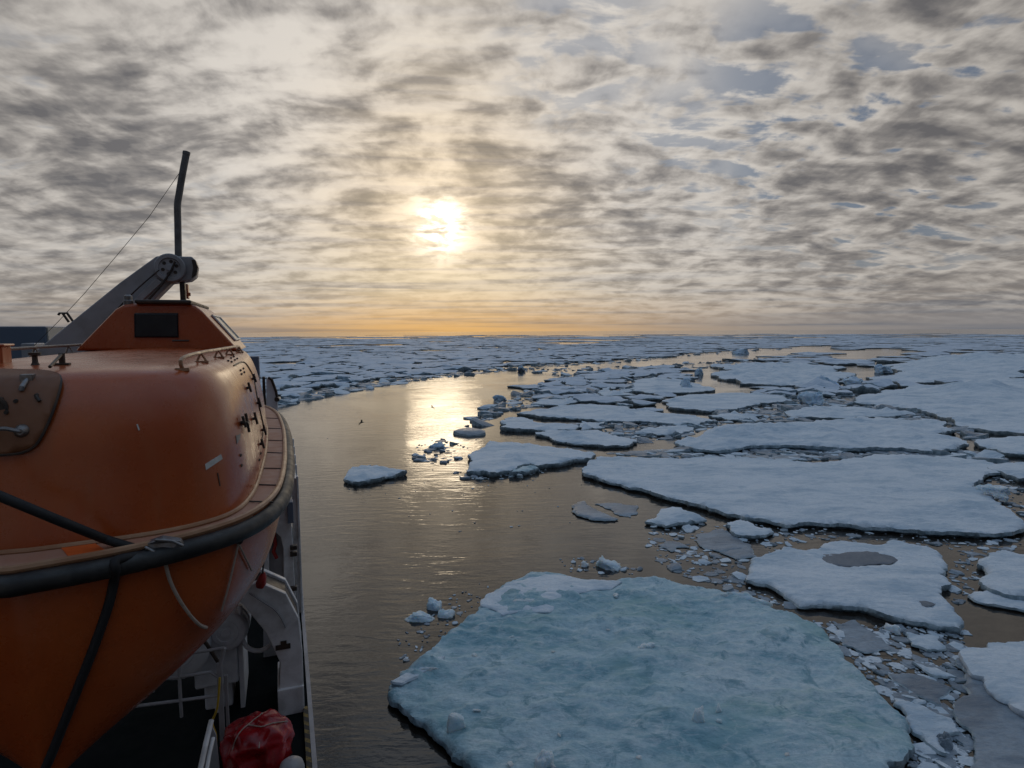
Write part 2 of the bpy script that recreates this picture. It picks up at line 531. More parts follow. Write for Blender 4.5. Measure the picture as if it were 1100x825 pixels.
class MB:
    """collects shapes in ship coordinates and links them as one mesh object"""

    def __init__(self):
        self.v, self.f, self.mi = [], [], []

    def add(self, verts, faces, mi=0):
        o = len(self.v)
        self.v += [Vector(q) for q in verts]
        self.f += [tuple(i + o for i in fc) for fc in faces]
        self.mi += [mi] * len(faces)
        return self

    def box(self, a, b, mi=0):
        (x0, y0, z0), (x1, y1, z1) = a, b
        vs = [(x0, y0, z0), (x1, y0, z0), (x1, y1, z0), (x0, y1, z0), (x0, y0, z1), (x1, y0, z1), (x1, y1, z1), (x0, y1, z1)]
        return self.add(vs, [(3, 2, 1, 0), (4, 5, 6, 7), (0, 1, 5, 4), (1, 2, 6, 5), (2, 3, 7, 6), (3, 0, 4, 7)], mi)

    def prism(self, pts, off, mi=0):
        """polygon (list of Vector) pushed along off"""
        n = len(pts)
        off = Vector(off)
        vs = [Vector(p) for p in pts] + [Vector(p) + off for p in pts]
        fs = [tuple(range(n))[::-1], tuple(range(n, 2 * n))] + [(i, (i + 1) % n, n + (i + 1) % n, n + i) for i in range(n)]
        return self.add(vs, fs, mi)

    def tube(self, pts, r, seg=10, mi=0, closed=False, twist=0.0):
        pts = [Vector(p) for p in pts]
        n = len(pts)
        vs, fs = [], []
        up = None
        for i, p in enumerate(pts):
            if closed:
                t = pts[(i + 1) % n] - pts[i - 1]
            else:
                t = pts[min(i + 1, n - 1)] - pts[max(i - 1, 0)]
            t.normalize()
            if up is None:
                up = Vector((0, 0, 1)) if abs(t.z) < 0.9 else Vector((0, 1, 0))
            s = t.cross(up)
            s.normalize()
            up2 = s.cross(t)
            up = up2
            rr = r[i] if isinstance(r, (list, tuple)) else r
            for k in range(seg):
                a = 2 * math.pi * k / seg
                vs.append(p + s * (math.cos(a) * rr) + up2 * (math.sin(a) * rr))
        m = n if closed else n - 1
        for i in range(m):
            j = (i + 1) % n
            for k in range(seg):
                k2 = (k + 1) % seg
                fs.append((i * seg + k, i * seg + k2, j * seg + k2, j * seg + k))
        if not closed:
            fs.append(tuple(range(seg))[::-1])
            fs.append(tuple((n - 1) * seg + k for k in range(seg)))
        return self.add(vs, fs, mi)

    def lathe(self, a, axis, prof, seg=28, mi=0):
        """profile [(along, radius)] turned about axis from a"""
        a, axis = Vector(a), Vector(axis).normalized()
        up = Vector((0, 0, 1)) if abs(axis.z) < 0.9 else Vector((0, 1, 0))
        s = axis.cross(up).normalized()
        u = s.cross(axis)
        vs, fs = [], []
        for (t, r) in prof:
            for k in range(seg):
                an = 2 * math.pi * k / seg
                vs.append(a + axis * t + s * (math.cos(an) * r) + u * (math.sin(an) * r))
        for i in range(len(prof) - 1):
            for k in range(seg):
                k2 = (k + 1) % seg
                fs.append((i * seg + k, i * seg + k2, (i + 1) * seg + k2, (i + 1) * seg + k))
        fs.append(tuple(range(seg))[::-1])
        fs.append(tuple((len(prof) - 1) * seg + k for k in range(seg)))
        return self.add(vs, fs, mi)

    def build(self, name, mats, parent=None, smooth=False, bevel=0.0, auto=True):
        """link as one object; parent given: local to that thing"""
        top = parent
        base = Vector((0, 0, 0))
        while top is not None:
            if top.name in BASE:
                base = Vector(BASE[top.name])
                break
            top = top.parent
        if parent is None:
            xs = self.v
            base = Vector((sum(p.x for p in xs) / len(xs), sum(p.y for p in xs) / len(xs), min(p.z for p in xs)))
        o = mesh_obj(name, [p - base for p in self.v], self.f, mats, parent, fmat=self.mi)
        bm = bmesh.new()
        bm.from_mesh(o.data)
        bmesh.ops.recalc_face_normals(bm, faces=bm.faces)
        bm.to_mesh(o.data)
        bm.free()
        if parent is None:
            BASE[o.name] = tuple(base)
            o.location = SHIP_ROT @ base
            o.rotation_euler = (0, 0, HEAD)
        if smooth:
            o.data.polygons.foreach_set('use_smooth', [True] * len(o.data.polygons))
            if auto:
                o.data.set_sharp_from_angle(angle=R(40))
        if bevel:
            bv = o.modifiers.new('bevel', 'BEVEL')
            bv.width = bevel
            bv.segments = 2
            bv.limit_method = 'ANGLE'
            bv.angle_limit = R(35)
        return o


def catmull(pts, k=8, closed=False):
    pts = [Vector(p) for p in pts]
    n = len(pts)
    out = []
    rng = n if closed else n - 1
    for i in range(rng):
        if closed:
            a, b, c, d = pts[i - 1], pts[i], pts[(i + 1) % n], pts[(i + 2) % n]
        else:
            a, b, c, d = pts[max(i - 1, 0)], pts[i], pts[i + 1], pts[min(i + 2, n - 1)]
        for j in range(k):
            t = j / k
            out.append(0.5 * ((2 * b) + (c - a) * t + (2 * a - 5 * b + 4 * c - d) * t * t + (3 * b - a - 3 * c + d) * t ** 3))
    if not closed:
        out.append(pts[-1])
    return out


# ------------------------------------------------------------------ the sea
def build_sea():
    vs, fs = [], []
    rings = [0.0, 10, 25, 60, 150, 400, 1000, 2600, 7000, 20000, 90000]
    seg = 64
    vs.append((0, 0, 0))
    for r in rings[1:]:
        for k in range(seg):
            a = 2 * math.pi * k / seg
            vs.append((r * math.cos(a), r * math.sin(a), 0))
    for k in range(seg):
        fs.append((0, 1 + k, 1 + (k + 1) % seg))
    for i in range(len(rings) - 2):
        for k in range(seg):
            k2 = (k + 1) % seg
            fs.append((1 + i * seg + k, 1 + (i + 1) * seg + k, 1 + (i + 1) * seg + k2, 1 + i * seg + k2))
    tag(mesh_obj('water', vs, fs, M['water']), kind='structure')


build_sea()


# ------------------------------------------------------------------ ice
def roughen(poly, amp, minlen, rnd, depth=6):
    """fractal outline between the given corners"""
    out = []
    n = len(poly)

    def rec(a, b, dpt):
        d = b - a
        L = d.length
        if L < minlen or dpt == 0:
            return [a]
        nrm = Vector((-d.y, d.x)) / L
        m = (a + b) / 2 + nrm * (rnd.gauss(0, 1) * amp * L) + d * rnd.uniform(-.12, .12)
        return rec(a, m, dpt - 1) + rec(m, b, dpt - 1)
    for i in range(n):
        out += rec(poly[i], poly[(i + 1) % n], depth)
    return out


def area2(p):
    return sum(p[i].x * p[(i + 1) % len(p)].y - p[(i + 1) % len(p)].x * p[i].y for i in range(len(p))) / 2


def inside(px, py, poly):
    """vectorised point in polygon; poly an (n,2) array"""
    px, py = np.asarray(px, float), np.asarray(py, float)
    r = np.zeros(px.shape, bool)
    n = len(poly)
    j = n - 1
    for i in range(n):
        xi, yi = poly[i]
        xj, yj = poly[j]
        c = ((yi > py) != (yj > py)) & (px < (xj - xi) * (py - yi) / (yj - yi + 1e-12) + xi)
        r ^= c
        j = i
    return r


def edge_dist(P, poly):
    A = np.array(poly)
    B = np.roll(A, -1, axis=0)
    out = np.full(len(P), 1e9)
    for a, b in zip(A, B):
        d = b - a
        L2 = (d * d).sum() + 1e-12
        t = np.clip(((P - a) @ d) / L2, 0, 1)
        q = a + t[:, None] * d
        out = np.minimum(out, np.hypot(*(P - q).T))
    return out


def floe_geometry(poly, fb, spacing, rnd, relief=0.12, edge=0.5, under=0.12, drop=0.5, bumps=(), seed=0.0, maxpts=9000, crust=0.0):
    """poly: world 2D outline (ccw). returns verts, faces, mat indices (0 top, 1 wall)"""
    if area2(poly) < 0:
        poly = poly[::-1]
    A = np.array([(p.x, p.y) for p in poly])
    x0, y0 = A.min(0)
    x1, y1 = A.max(0)
    while (x1 - x0) * (y1 - y0) / spacing ** 2 > maxpts:
        spacing *= 1.15
    gx = np.arange(x0, x1, spacing)
    gy = np.arange(y0, y1, spacing)
    pts = np.array([(a + rnd.uniform(-.35, .35) * spacing, b + rnd.uniform(-.35, .35) * spacing) for a in gx for b in gy]) if len(gx) * len(gy) else np.zeros((0, 2))
    if len(pts):
        pts = pts[inside(pts[:, 0], pts[:, 1], A)]
    if len(pts):
        ed = edge_dist(pts, A)
        pts = pts[ed > spacing * 0.4]
    n = len(A)
    allp = [Vector((float(a), float(b))) for a, b in A] + [Vector((float(a), float(b))) for a, b in pts]
    vv, _, ff, _, _, _ = delaunay_2d_cdt(allp, [(i, (i + 1) % n) for i in range(n)], [], 1, 1e-5)
    V = np.array([(q.x, q.y) for q in vv])
    ed = edge_dist(V, A)
    Z = []
    for (x, y), e in zip(V, ed):
        pr = min(1.0, e / edge)
        pr = math.sin(pr * math.pi / 2)
        z = fb * (0.78 + 0.22 * pr)
        nz = noise.fractal(Vector((x * .35 + seed, y * .35, seed)), 0.9, 2.1, 5)
        z += relief * nz * (0.25 + .75 * pr)
        rg = noise.noise(Vector((x * .9 + seed, y * .9, 3 + seed)))
        z += relief * 0.5 * max(0, rg) * pr
        if pr < .8:
            z += fb * .32 * (1 - pr) * (noise.noise(Vector((x * .45, y * .45, seed + 9))) + .5 * noise.noise(Vector((x * 1.4, y * 1.4, seed + 3))))
        if crust:
            cz = noise.hetero_terrain(Vector((x * 1.5, y * 2.3, seed)), .55, 2.1, 6, .4)
            z += crust * (cz - .6) * .5 + crust * .8 * max(0, noise.noise(Vector((x * 3.1, y * 3.1, 7.0))) - .15)
        for (bx, by, br, bh) in bumps:
            q = ((x - bx) ** 2 + (y - by) ** 2) / br ** 2
            if q < 6:
                z += bh * math.exp(-q * 1.4) * (1 + 0.9 * noise.noise(Vector((x / br * 3.1, y / br * 3.1, seed))))
        Z.append(max(z, fb * .3))
    verts = [(float(x), float(y), z) for (x, y), z in zip(V, Z)]
    faces = [tuple(f) for f in ff]
    # orient up
    of = []
    for f in faces:
        a, b, c = (Vector(verts[i][:2]) for i in f[:3])
        of.append(f if (b - a).cross(c - a) > 0 else f[::-1])
    faces = of
    mi = [0] * len(faces)
    # boundary edges of the triangulation
    cnt = {}
    for f in faces:
        for i in range(len(f)):
            a, b = f[i], f[(i + 1) % len(f)]
            cnt[(a, b)] = 1
    bed = [(a, b) for (a, b) in cnt if (b, a) not in cnt]
    nxt = {a: b for a, b in bed}
    nrm = {}
    prv = {b: a for a, b in bed}
    for a in nxt:
        p, q = Vector(verts[prv[a]][:2]) if a in prv else Vector(verts[a][:2]), Vector(verts[nxt[a]][:2])
        d = q - p
        nrm[a] = Vector((d.y, -d.x)).normalized() if d.length > 1e-9 else Vector((0, 0))
    lay = [(0.03, 0.45), (-under * .6, 0.12), (-under, -drop)]      # lip, waterline, foot
    ids = {}
    for a in nxt:
        x, y, z = verts[a]
        row = [a]
        for k, (off, zz) in enumerate(lay):
            j = 1.0 + 1.1 * noise.noise(Vector((x * 2.3, y * 2.3, k * 5.0)))
            p = Vector((x, y)) + nrm[a] * (off * j)
            row.append(len(verts))
            verts.append((p.x, p.y, z * zz if zz > 0 else zz))
        ids[a] = row
    for a, b in bed:
        ra, rb = ids[a], ids.get(b)
        if rb is None:
            continue
        for k in range(3):
            faces.append((ra[k], ra[k + 1], rb[k + 1], rb[k]))
            mi.append(1 if k else 1)
    return verts, faces, mi


def link_ice(name, geo, mats, smooth=True):
    verts, faces, mi = geo
    cx = sum(v[0] for v in verts) / len(verts)
    cy_ = sum(v[1] for v in verts) / len(verts)
    o = mesh_obj(name, [(v[0] - cx, v[1] - cy_, v[2]) for v in verts], faces, mats, loc=(cx, cy_, 0), fmat=mi)
    if smooth:
        o.data.polygons.foreach_set('use_smooth', [True] * len(o.data.polygons))
        o.data.set_sharp_from_angle(angle=R(55))
    return o


TRACED = []          # world outlines, to keep loose ice out of them


def floe_px(pts, label, fb=0.3, top='snow', wall='wet_ice', relief=0.1, amp=0.075, edge=None, bumps=(), name='ice_floe', group=None, under=0.12, drop=0.5, parent=None):
    poly = [sea(x, y, fb * .8) for x, y in pts]
    dist = min(p.length for p in poly)
    rnd = random.Random(hash(tuple(pts[0])) % 9973 + len(pts))
    if area2(poly) < 0:
        poly = poly[::-1]
    pl = roughen(poly, amp * 1.25, max(0.09, dist * 0.003), rnd, 7)
    TRACED.append(np.array([(p.x, p.y) for p in pl]))
    sp = max(0.16, dist * 0.0075)
    bw = [(*sea(x, y, fb), r, h) for (x, y, r, h) in bumps]
    if dist > 48 and top == 'snow':
        cen_ = sum(pl, Vector((0, 0))) / len(pl)
        span = max((p - cen_).length for p in pl)
        for _ in range(int(3 + span * .35)):
            q_ = rnd.choice(pl).lerp(cen_, rnd.uniform(.05, .95))
            bw.append((q_.x, q_.y, rnd.uniform(.5, 1.0) * (.6 + span * .07), rnd.uniform(.10, .34) * min(1.6, .6 + dist / 120)))
    nearby = dist < 30
    geo = floe_geometry(pl, fb, sp * (.55 if nearby else 1), rnd, relief, edge or max(0.14, dist * .004), under, drop, bw, seed=rnd.uniform(0, 50),
                        maxpts=30000 if nearby else 9000, crust=.10 if top == 'blue_ice' else (.035 if nearby else (.07 if dist < 90 and top == 'snow' else .0)))
    o = link_ice(name, geo, [M[top], M[wall]])
    return tag(o, label, 'ice floe', group)


# -- the floes one can point at, from near to far
big = floe_px([(418, 735), (437, 722), (460, 702), (493, 672), (518, 650), (543, 627), (581, 615), (631, 624), (685, 621), (720, 625), (764, 634),
               (796, 648), (834, 658), (860, 663), (878, 671), (890, 684), (907, 708), (927, 728), (956, 756), (977, 777), (982, 801), (971, 815),
               (950, 838), (900, 872), (760, 905), (600, 895), (548, 858), (510, 826), (476, 794), (451, 773), (422, 752)],
              'very large blue green melting floe, nearest of all to the ship', 0.42, 'blue_ice', relief=0.17, amp=0.05, under=0.22, drop=0.9,
              bumps=[(560, 640, 1.6, .16), (610, 640, 1.5, .22), (690, 640, 1.6, .12), (640, 668, 0.9, .12), (790, 645, 1.0, .2),
                     (445, 723, .7, .2), (462, 712, .6, .2), (840, 690, 1.3, .1), (880, 760, 1.3, .1)])
floe_px([(802, 622), (805, 609), (807, 600), (826, 594), (848, 588), (866, 592), (877, 590), (885, 583), (907, 581), (937, 585), (959, 581), (996, 587),
         (1010, 594), (1018, 609), (1022, 627), (1014, 642), (1025, 657), (1031, 675), (1018, 673), (988, 668), (959, 662), (922, 651), (885, 648),
         (859, 648), (840, 635), (826, 627)], 'snowy floe holding a long grey melt pool near its far edge', 0.36, relief=0.10,
        bumps=[(900, 600, 1.0, -.17), (922, 601, 1.0, -.17), (945, 599, 1.0, -.17), (996, 648, .5, -.12)])
floe_px([(1051, 602), (1061, 594), (1080, 591), (1100, 595), (1140, 597), (1165, 640), (1100, 641), (1080, 639), (1061, 632), (1053, 621)],
        'rounded white floe cut by the right frame edge, beside the melt pool floe', 0.4)
floe_px([(1040, 640), (1046, 635), (1067, 637), (1100, 645), (1150, 652), (1150, 664), (1100, 656), (1073, 651), (1047, 645)],
        'thin tilted slab floating just in front of the rounded white floe', 0.16, amp=.05)
low = floe_px([(1028, 708), (1038, 700), (1061, 695), (1100, 692), (1160, 690), (1250, 880), (1120, 920), (1040, 850), (1043, 825), (1048, 801), (1041, 782),
               (1025, 762), (1027, 753), (1038, 733), (1040, 722)], 'low wet grey floe in the lower right corner with snow on its back half', 0.2, 'grey_ice', relief=.05)
floe_px([(961, 750), (993, 759), (1022, 772), (1030, 786), (1012, 790), (1016, 809), (996, 798), (977, 778), (961, 756)],
        'hook shaped white floe squeezed against the big blue floe', 0.2, relief=.1)
floe_px([(955, 724), (977, 724), (1006, 732), (1024, 740), (1011, 757), (990, 749), (971, 737)],
        'flat grey slab in the brash, touching the hook shaped floe', 0.09, 'grey_ice', relief=.03)
floe_px([(900, 672), (919, 666), (945, 682), (961, 695), (929, 701), (906, 692)],
        'dim grey slab in the brash beside the right corner of the blue floe', 0.08, 'grey_ice', relief=.03)
floe_px([(974, 679), (1006, 682), (1016, 695), (996, 698), (980, 692)], 'small white cake in the brash under the melt pool floe', 0.16)
floe_px([(980, 711), (1006, 717), (1028, 727), (1006, 726)], 'narrow white sliver in the brash above the grey slab', 0.14)
floe_px([(626, 505), (631, 497), (640, 491), (676, 491), (729, 493), (775, 491), (820, 492), (868, 497), (915, 493), (940, 488), (991, 490), (1059, 495),
         (1085, 503), (1062, 508), (1056, 516), (1043, 523), (1072, 527), (1068, 535), (1084, 549), (1100, 562), (1097, 569), (1073, 573), (1018, 571),
         (975, 569), (936, 566), (909, 563), (868, 561), (845, 564), (800, 556), (774, 549), (740, 540), (709, 532), (676, 523), (650, 516), (630, 510)],
        'huge smooth white floe stretching across the middle to the right edge', 0.44, relief=.12, amp=.055, under=.3,
        bumps=[(1040, 545, 2.0, .25), (1060, 520, 1.6, .3), (880, 540, 4, .1)])
floe_px([(501, 506), (506, 487), (526, 474), (545, 475), (578, 478), (617, 483), (640, 488), (634, 492), (608, 496), (595, 498), (578, 500), (568, 498),
         (555, 503), (529, 508)], 'wedge shaped floe with a blunt left end, at the right side of the sun glitter', 0.5, relief=.14, amp=.05)
floe_px([(547, 508), (555, 503), (575, 499), (579, 503), (568, 506)], 'small blue lump stuck to the near edge of the wedge shaped floe', 0.45, 'blue_ice')
floe_px([(575, 465), (588, 462), (644, 462), (663, 469), (684, 474), (676, 478), (650, 479), (617, 476), (591, 470)],
        'smooth pointed floe directly behind the wedge shaped floe', 0.4)
floe_px([(555, 444), (588, 439), (624, 434), (676, 437), (742, 446), (771, 452), (752, 455), (709, 454), (663, 452), (611, 449), (578, 447)],
        'long thin white floe tapering to both ends at the edge of the pack', 0.45)
floe_px([(537, 459), (542, 449), (558, 448), (578, 454), (621, 457), (617, 461), (588, 462), (562, 461)],
        'small floe with steep dark near wall, nearest the glitter among the thin ones', 0.5)
floe_px([(621, 458), (627, 454), (650, 454), (647, 460), (624, 462)], 'tiny square floe behind the smooth pointed floe', 0.35)
floe_px([(688, 462), (709, 458), (742, 459), (745, 462), (725, 466), (706, 467)], 'slim pale floe between the pointed floe and the hummocked one', 0.3)
floe_px([(724, 474), (756, 466), (779, 458), (802, 456), (840, 455), (894, 451), (947, 449), (1016, 453), (1027, 462), (1005, 466), (1035, 474), (1041, 477),
         (1016, 482), (997, 485), (970, 481), (924, 482), (886, 481), (840, 478), (806, 479), (772, 484), (745, 482)],
        'wide hummocked snow floe behind the huge smooth one', 0.55, relief=.3, amp=.06, under=.3,
        bumps=[(790, 464, 3.5, .5), (815, 462, 3.0, .5), (850, 460, 3, .2), (1000, 470, 3, .3)])
floe_px([(711, 430), (737, 424), (795, 422), (840, 425), (833, 432), (806, 436), (787, 440), (756, 441), (718, 437)],
        'flat snow floe behind the long thin white floe', 0.5)
floe_px([(761, 447), (781, 444), (820, 446), (814, 449), (784, 451)], 'little flat cake off the right tip of the long thin floe', 0.35)
floe_px([(917, 432), (947, 422), (993, 416), (1047, 411), (1100, 407), (1190, 402), (1230, 470), (1100, 466), (1062, 462), (1024, 451), (997, 443), (963, 437)],
        'vast level snow floe reaching the right frame edge, farther than the hummocked floe', 0.6, relief=.25, bumps=[(960, 428, 5, .5), (1060, 418, 8, .5)])
floe_px([(764, 393), (806, 390), (852, 390), (909, 395), (917, 403), (894, 411), (867, 414), (840, 414), (795, 412), (764, 403)],
        'broad bumpy snow floe near the far bend of the open lead', 0.6, relief=.5, bumps=[(800, 402, 7, .7), (850, 400, 6, .5)])
floe_px([(680, 413), (703, 405), (733, 409), (768, 418), (741, 422), (703, 422), (680, 420)], 'mid distance snow floe carrying a blue hummock', 0.5)
floe_px([(640, 420), (660, 415), (683, 424), (650, 425)], 'small pale floe left of the floe with a blue hummock', 0.4)
floe_px([(570, 434), (588, 429), (611, 428), (621, 431), (604, 436)], 'small bluish floe on the far side of the long thin one', 0.4)
floe_px([(947, 397), (985, 388), (1047, 384), (1100, 380), (1180, 377), (1190, 398), (1100, 405), (1043, 409), (985, 411), (943, 409)],
        'far white field of ice at the right edge, behind the vast level floe', 0.6, relief=.5, bumps=[(1000, 398, 9, .8), (1060, 395, 8, .8)])
floe_px([(845, 441), (880, 436), (930, 438), (985, 445), (930, 448), (880, 449), (850, 447)], 'ragged floe between the vast level floe and the hummocked floe', 0.4, relief=.4)
floe_px([(1060, 472), (1085, 469), (1150, 470), (1150, 488), (1085, 487), (1066, 482)], 'small floe at the right edge beside the hummocked floe', 0.45)
floe_px([(1062, 503), (1090, 496), (1140, 498), (1140, 512), (1095, 513)], 'bright snow cake at the right edge above the brown water gap', 0.5, relief=.2)
floe_px([(369, 514), (378, 502), (405, 500), (437, 506), (424, 510), (382, 518)], 'small lone boat shaped floe in open water beside the lifeboat', 0.42, relief=.12, amp=.05)
floe_px([(614, 543), (627, 538), (639, 547), (664, 557), (639, 558), (618, 551)], 'thin grey cake with dark left end floating in the lead', 0.15, 'grey_ice')
floe_px([(639, 541), (660, 540), (685, 543), (685, 551), (677, 555), (660, 549)], 'thin grey plate beside the cake with the dark end', 0.08, 'grey_ice')
floe_px([(693, 559), (707, 553), (726, 545), (759, 557), (737, 561), (715, 564)], 'white mound shaped cake before the huge smooth floe', 0.35, relief=.15)
floe_px([(781, 562), (796, 560), (829, 568), (822, 575), (789, 573)], 'white block with a dark near side tucked under the huge floe edge', 0.3)
floe_px([(748, 575), (774, 568), (807, 586), (774, 592), (752, 586)], 'glassy grey slab in the brash left of the melt pool floe', 0.10, 'grey_ice')
floe_px([(707, 585), (722, 581), (741, 588), (722, 592)], 'small glassy plate left of the larger grey slab', 0.09, 'grey_ice')
floe_px([(774, 593), (806, 587), (812, 597), (790, 600)], 'grey sliver touching the left side of the melt pool floe', 0.10, 'grey_ice')

# melt pools and snow cover: parts of their floes
def sheet_part(parent, pts, z, m, name, thick=0.03, amp=.07, relief=0.0, edge=.3):
    poly = [sea(x, y, z) for x, y in pts]
    if area2(poly) < 0:
        poly = poly[::-1]
    rnd = random.Random(len(pts) * 7 + int(pts[0][0]))
    pl = roughen(poly, amp, .15, rnd)
    geo = floe_geometry(pl, thick, max(.2, poly[0].length * .008), rnd, relief, edge, 0.02, thick, seed=5)
    L = parent.location
    o = mesh_obj(name, [(v[0] - L.x, v[1] - L.y, v[2] + z) for v in geo[0]], geo[1], [M[m], M[m]], parent, fmat=geo[2])
    o.data.polygons.foreach_set('use_smooth', [True] * len(o.data.polygons))
    o.data.set_sharp_from_angle(angle=R(55))
    return o


M['pool'] = mat('grey melt water', (0.14, 0.165, 0.20), 0.5, bump=(5, .15, .01), vary=(1.0, (0.18, 0.205, 0.235), .8), spec=.3)
pf = [o for o in C.objects if o.get('label', '').startswith('snowy floe holding')][0]
sheet_part(pf, [(883, 596), (907, 594), (955, 593), (975, 601), (955, 606), (922, 609), (888, 607)], 0.27, 'pool', 'melt_pool')
sheet_part(pf, [(988, 646), (1005, 646), (1003, 650), (994, 652)], 0.28, 'pool', 'melt_pool')
sheet_part(low, [(1030, 707), (1039, 701), (1061, 696), (1100, 693), (1150, 692), (1170, 810), (1130, 790), (1100, 772), (1083, 759), (1061, 746), (1057, 733), (1045, 730), (1039, 721)],
           0.2, 'snow', 'snow_cover', 0.24, relief=.06, edge=.5)


sheet_part(big, [(517, 652), (522, 641), (543, 629), (581, 617), (625, 624), (668, 626), (655, 634), (612, 640), (598, 650), (590, 659), (562, 657), (540, 662)], 0.44, 'snow', 'snow_cover', 0.10, relief=.07, edge=.4)
sheet_part(big, [(420, 735), (440, 722), (462, 709), (478, 708), (470, 716), (452, 727), (432, 737)], 0.42, 'snow', 'snow_cover', 0.14, relief=.06, edge=.3)

# -- lumps of ice: rafted blocks and hummocks
def lump(center, rx, ry, h, seed, z0=-0.12, sharp=0.55, yaw=0.0, m='snow', name='ice_block', cat='ice block', label=None, group=None, sub=3):
    """an angular block: hull of random points, worn edges, rough faces"""
    rnd_ = random.Random(seed)
    bm = bmesh.new()
    for k in range(13):
        a_ = rnd_.uniform(0, 6.283)
        zz = rnd_.uniform(-.3, 1.0)
        r_ = (1 - max(zz, 0) ** 2 * .75) ** .5 * rnd_.uniform(.75, 1.05)
        bm.verts.new((math.cos(a_) * r_, math.sin(a_) * r_, zz))
    res = bmesh.ops.convex_hull(bm, input=bm.verts)
    bmesh.ops.delete(bm, geom=[v for v in bm.verts if not v.link_faces], context='VERTS')
    for _ in range(3):
        bmesh.ops.subdivide_edges(bm, edges=bm.edges, cuts=1, use_grid_fill=True)
        bmesh.ops.smooth_vert(bm, verts=bm.verts, factor=.22, use_axis_x=True, use_axis_y=True, use_axis_z=True)
    bmesh.ops.triangulate(bm, faces=bm.faces)
    bm.normal_update()
    for v in bm.verts:
        p = v.co
        d_ = .16 * sharp * noise.fractal(p * 2.0 + Vector((seed, seed * .7, 0)), .7, 2.2, 4) + .10 * sharp * (noise.cell(p * 2.6 + Vector((seed, 1, 4))) - .5)
        v.co = p + v.normal * d_
    for v in bm.verts:
        p = v.co
        v.co = Vector((p.x * rx, p.y * ry, p.z * h))
    bmesh.ops.rotate(bm, verts=bm.verts, cent=(0, 0, 0), matrix=Matrix.Rotation(yaw, 3, 'Z'))
    bmesh.ops.recalc_face_normals(bm, faces=bm.faces)
    me = bpy.data.meshes.new(name)
    bm.to_mesh(me)
    bm.free()
    me.materials.append(M[m])
    me.polygons.foreach_set('use_smooth', [True] * len(me.polygons))
    me.set_sharp_from_angle(angle=R(38))
    o = bpy.data.objects.new(name, me)
    C.objects.link(o)
    o.location = (center[0], center[1], z0)
    if label:
        tag(o, label, cat, group)
    return o


def lump_px(px, py, wpx, hpx, label, m='block', z0=-.16, base=0.0, depth=0.8, sharp=.9, seed=None):
    p = sea(px, py, base)
    dist = math.hypot(p.x, p.y)
    k = dist / F_PX
    lump(p, wpx * k / 2, wpx * k / 2 * depth, hpx * k * 1.1 + .1, seed if seed is not None else px * .37, z0 + base, sharp,
         yaw=-math.atan2(p.x, p.y), m=m, label=label)


lump_px(491, 783, 30, 22, 'upright ice block with a brownish face on the left part of the blue floe', 'block', base=.42, depth=.6, sharp=.3)
lump_px(583, 822, 40, 20, 'white ice lump on the blue floe at the bottom frame edge', 'block', base=.42)
lump_px(695, 697, 28, 9, 'low snowy lump near the middle of the blue floe', 'block', base=.42)
lump_px(752, 776, 22, 20, 'small pointed ice chunk standing on the blue floe', 'block', base=.42, depth=.7)
lump_px(772, 763, 7, 9, 'tiny ice splinter beside the pointed chunk on the blue floe', 'block', base=.42)
lump_px(797, 646, 70, 12, 'long narrow ice ridge along the far right rim of the blue floe', 'block', base=.38, depth=.25)
lump_px(450, 722, 56, 9, 'long low snow ridge at the left corner of the blue floe', 'block', base=.40, depth=.3)
lump_px(562, 648, 60, 7, 'flat snow hump at the far left rim of the blue floe', 'block', base=.42, depth=.5, sharp=.3)
lump_px(452, 664, 40, 11, 'white ice lump drifting left of the blue floe', sharp=.7)
lump_px(469, 653, 30, 14, 'upright ice lump rising behind the white drifting one', sharp=.7)
lump_px(480, 661, 26, 12, 'rounded ice lump right of the upright drifting one', sharp=.6)
lump_px(655, 609, 36, 14, 'jagged ice block adrift at the far side of the blue floe', sharp=.7)
lump_px(627, 608, 14, 8, 'little ice lump just left of the jagged adrift block')
lump_px(470, 481, 22, 7, 'dark little berg at the near end of the sun glitter', 'hummock')
lump_px(538, 430, 19, 7, 'round blue lump of ice in the glittering lead', 'hummock')
lump_px(737, 418, 22, 12, 'blue hummock standing up on a mid distance floe', 'hummock')
lump_px(752, 403, 14, 8, 'small blue hummock left of the broad bumpy floe', 'hummock')
lump_px(868, 434, 36, 13, 'large blue pressure hummock before the vast level floe', 'hummock')
lump_px(885, 418, 36, 12, 'blue pressure hummock behind the large blue one', 'hummock')
lump_px(915, 413, 26, 9, 'low blue hummock right of the two pressure hummocks', 'hummock')
lump_px(945, 401, 22, 8, 'dark hummock at the end of the far brown pool', 'hummock')
lump_px(560, 399, 12, 6, 'tiny ice lump at the far bank of the lead', 'hummock')
lump_px(795, 380, 20, 5, 'far hummock in the lead where it narrows', 'hummock')
lump_px(1075, 533, 34, 8, 'knobbly snow lump on the right end of the huge floe', base=.5)
lump_px(1065, 527, 22, 7, 'small snow knob behind the knobbly lump on the huge floe', base=.5)
lump_px(960, 678, 20, 8, 'rounded white chunk in the brash by the melt pool floe corner')
lump_px(1014, 803, 22, 14, 'grey ice chunk in the dark gap by the lower right floe', 'grey_ice')

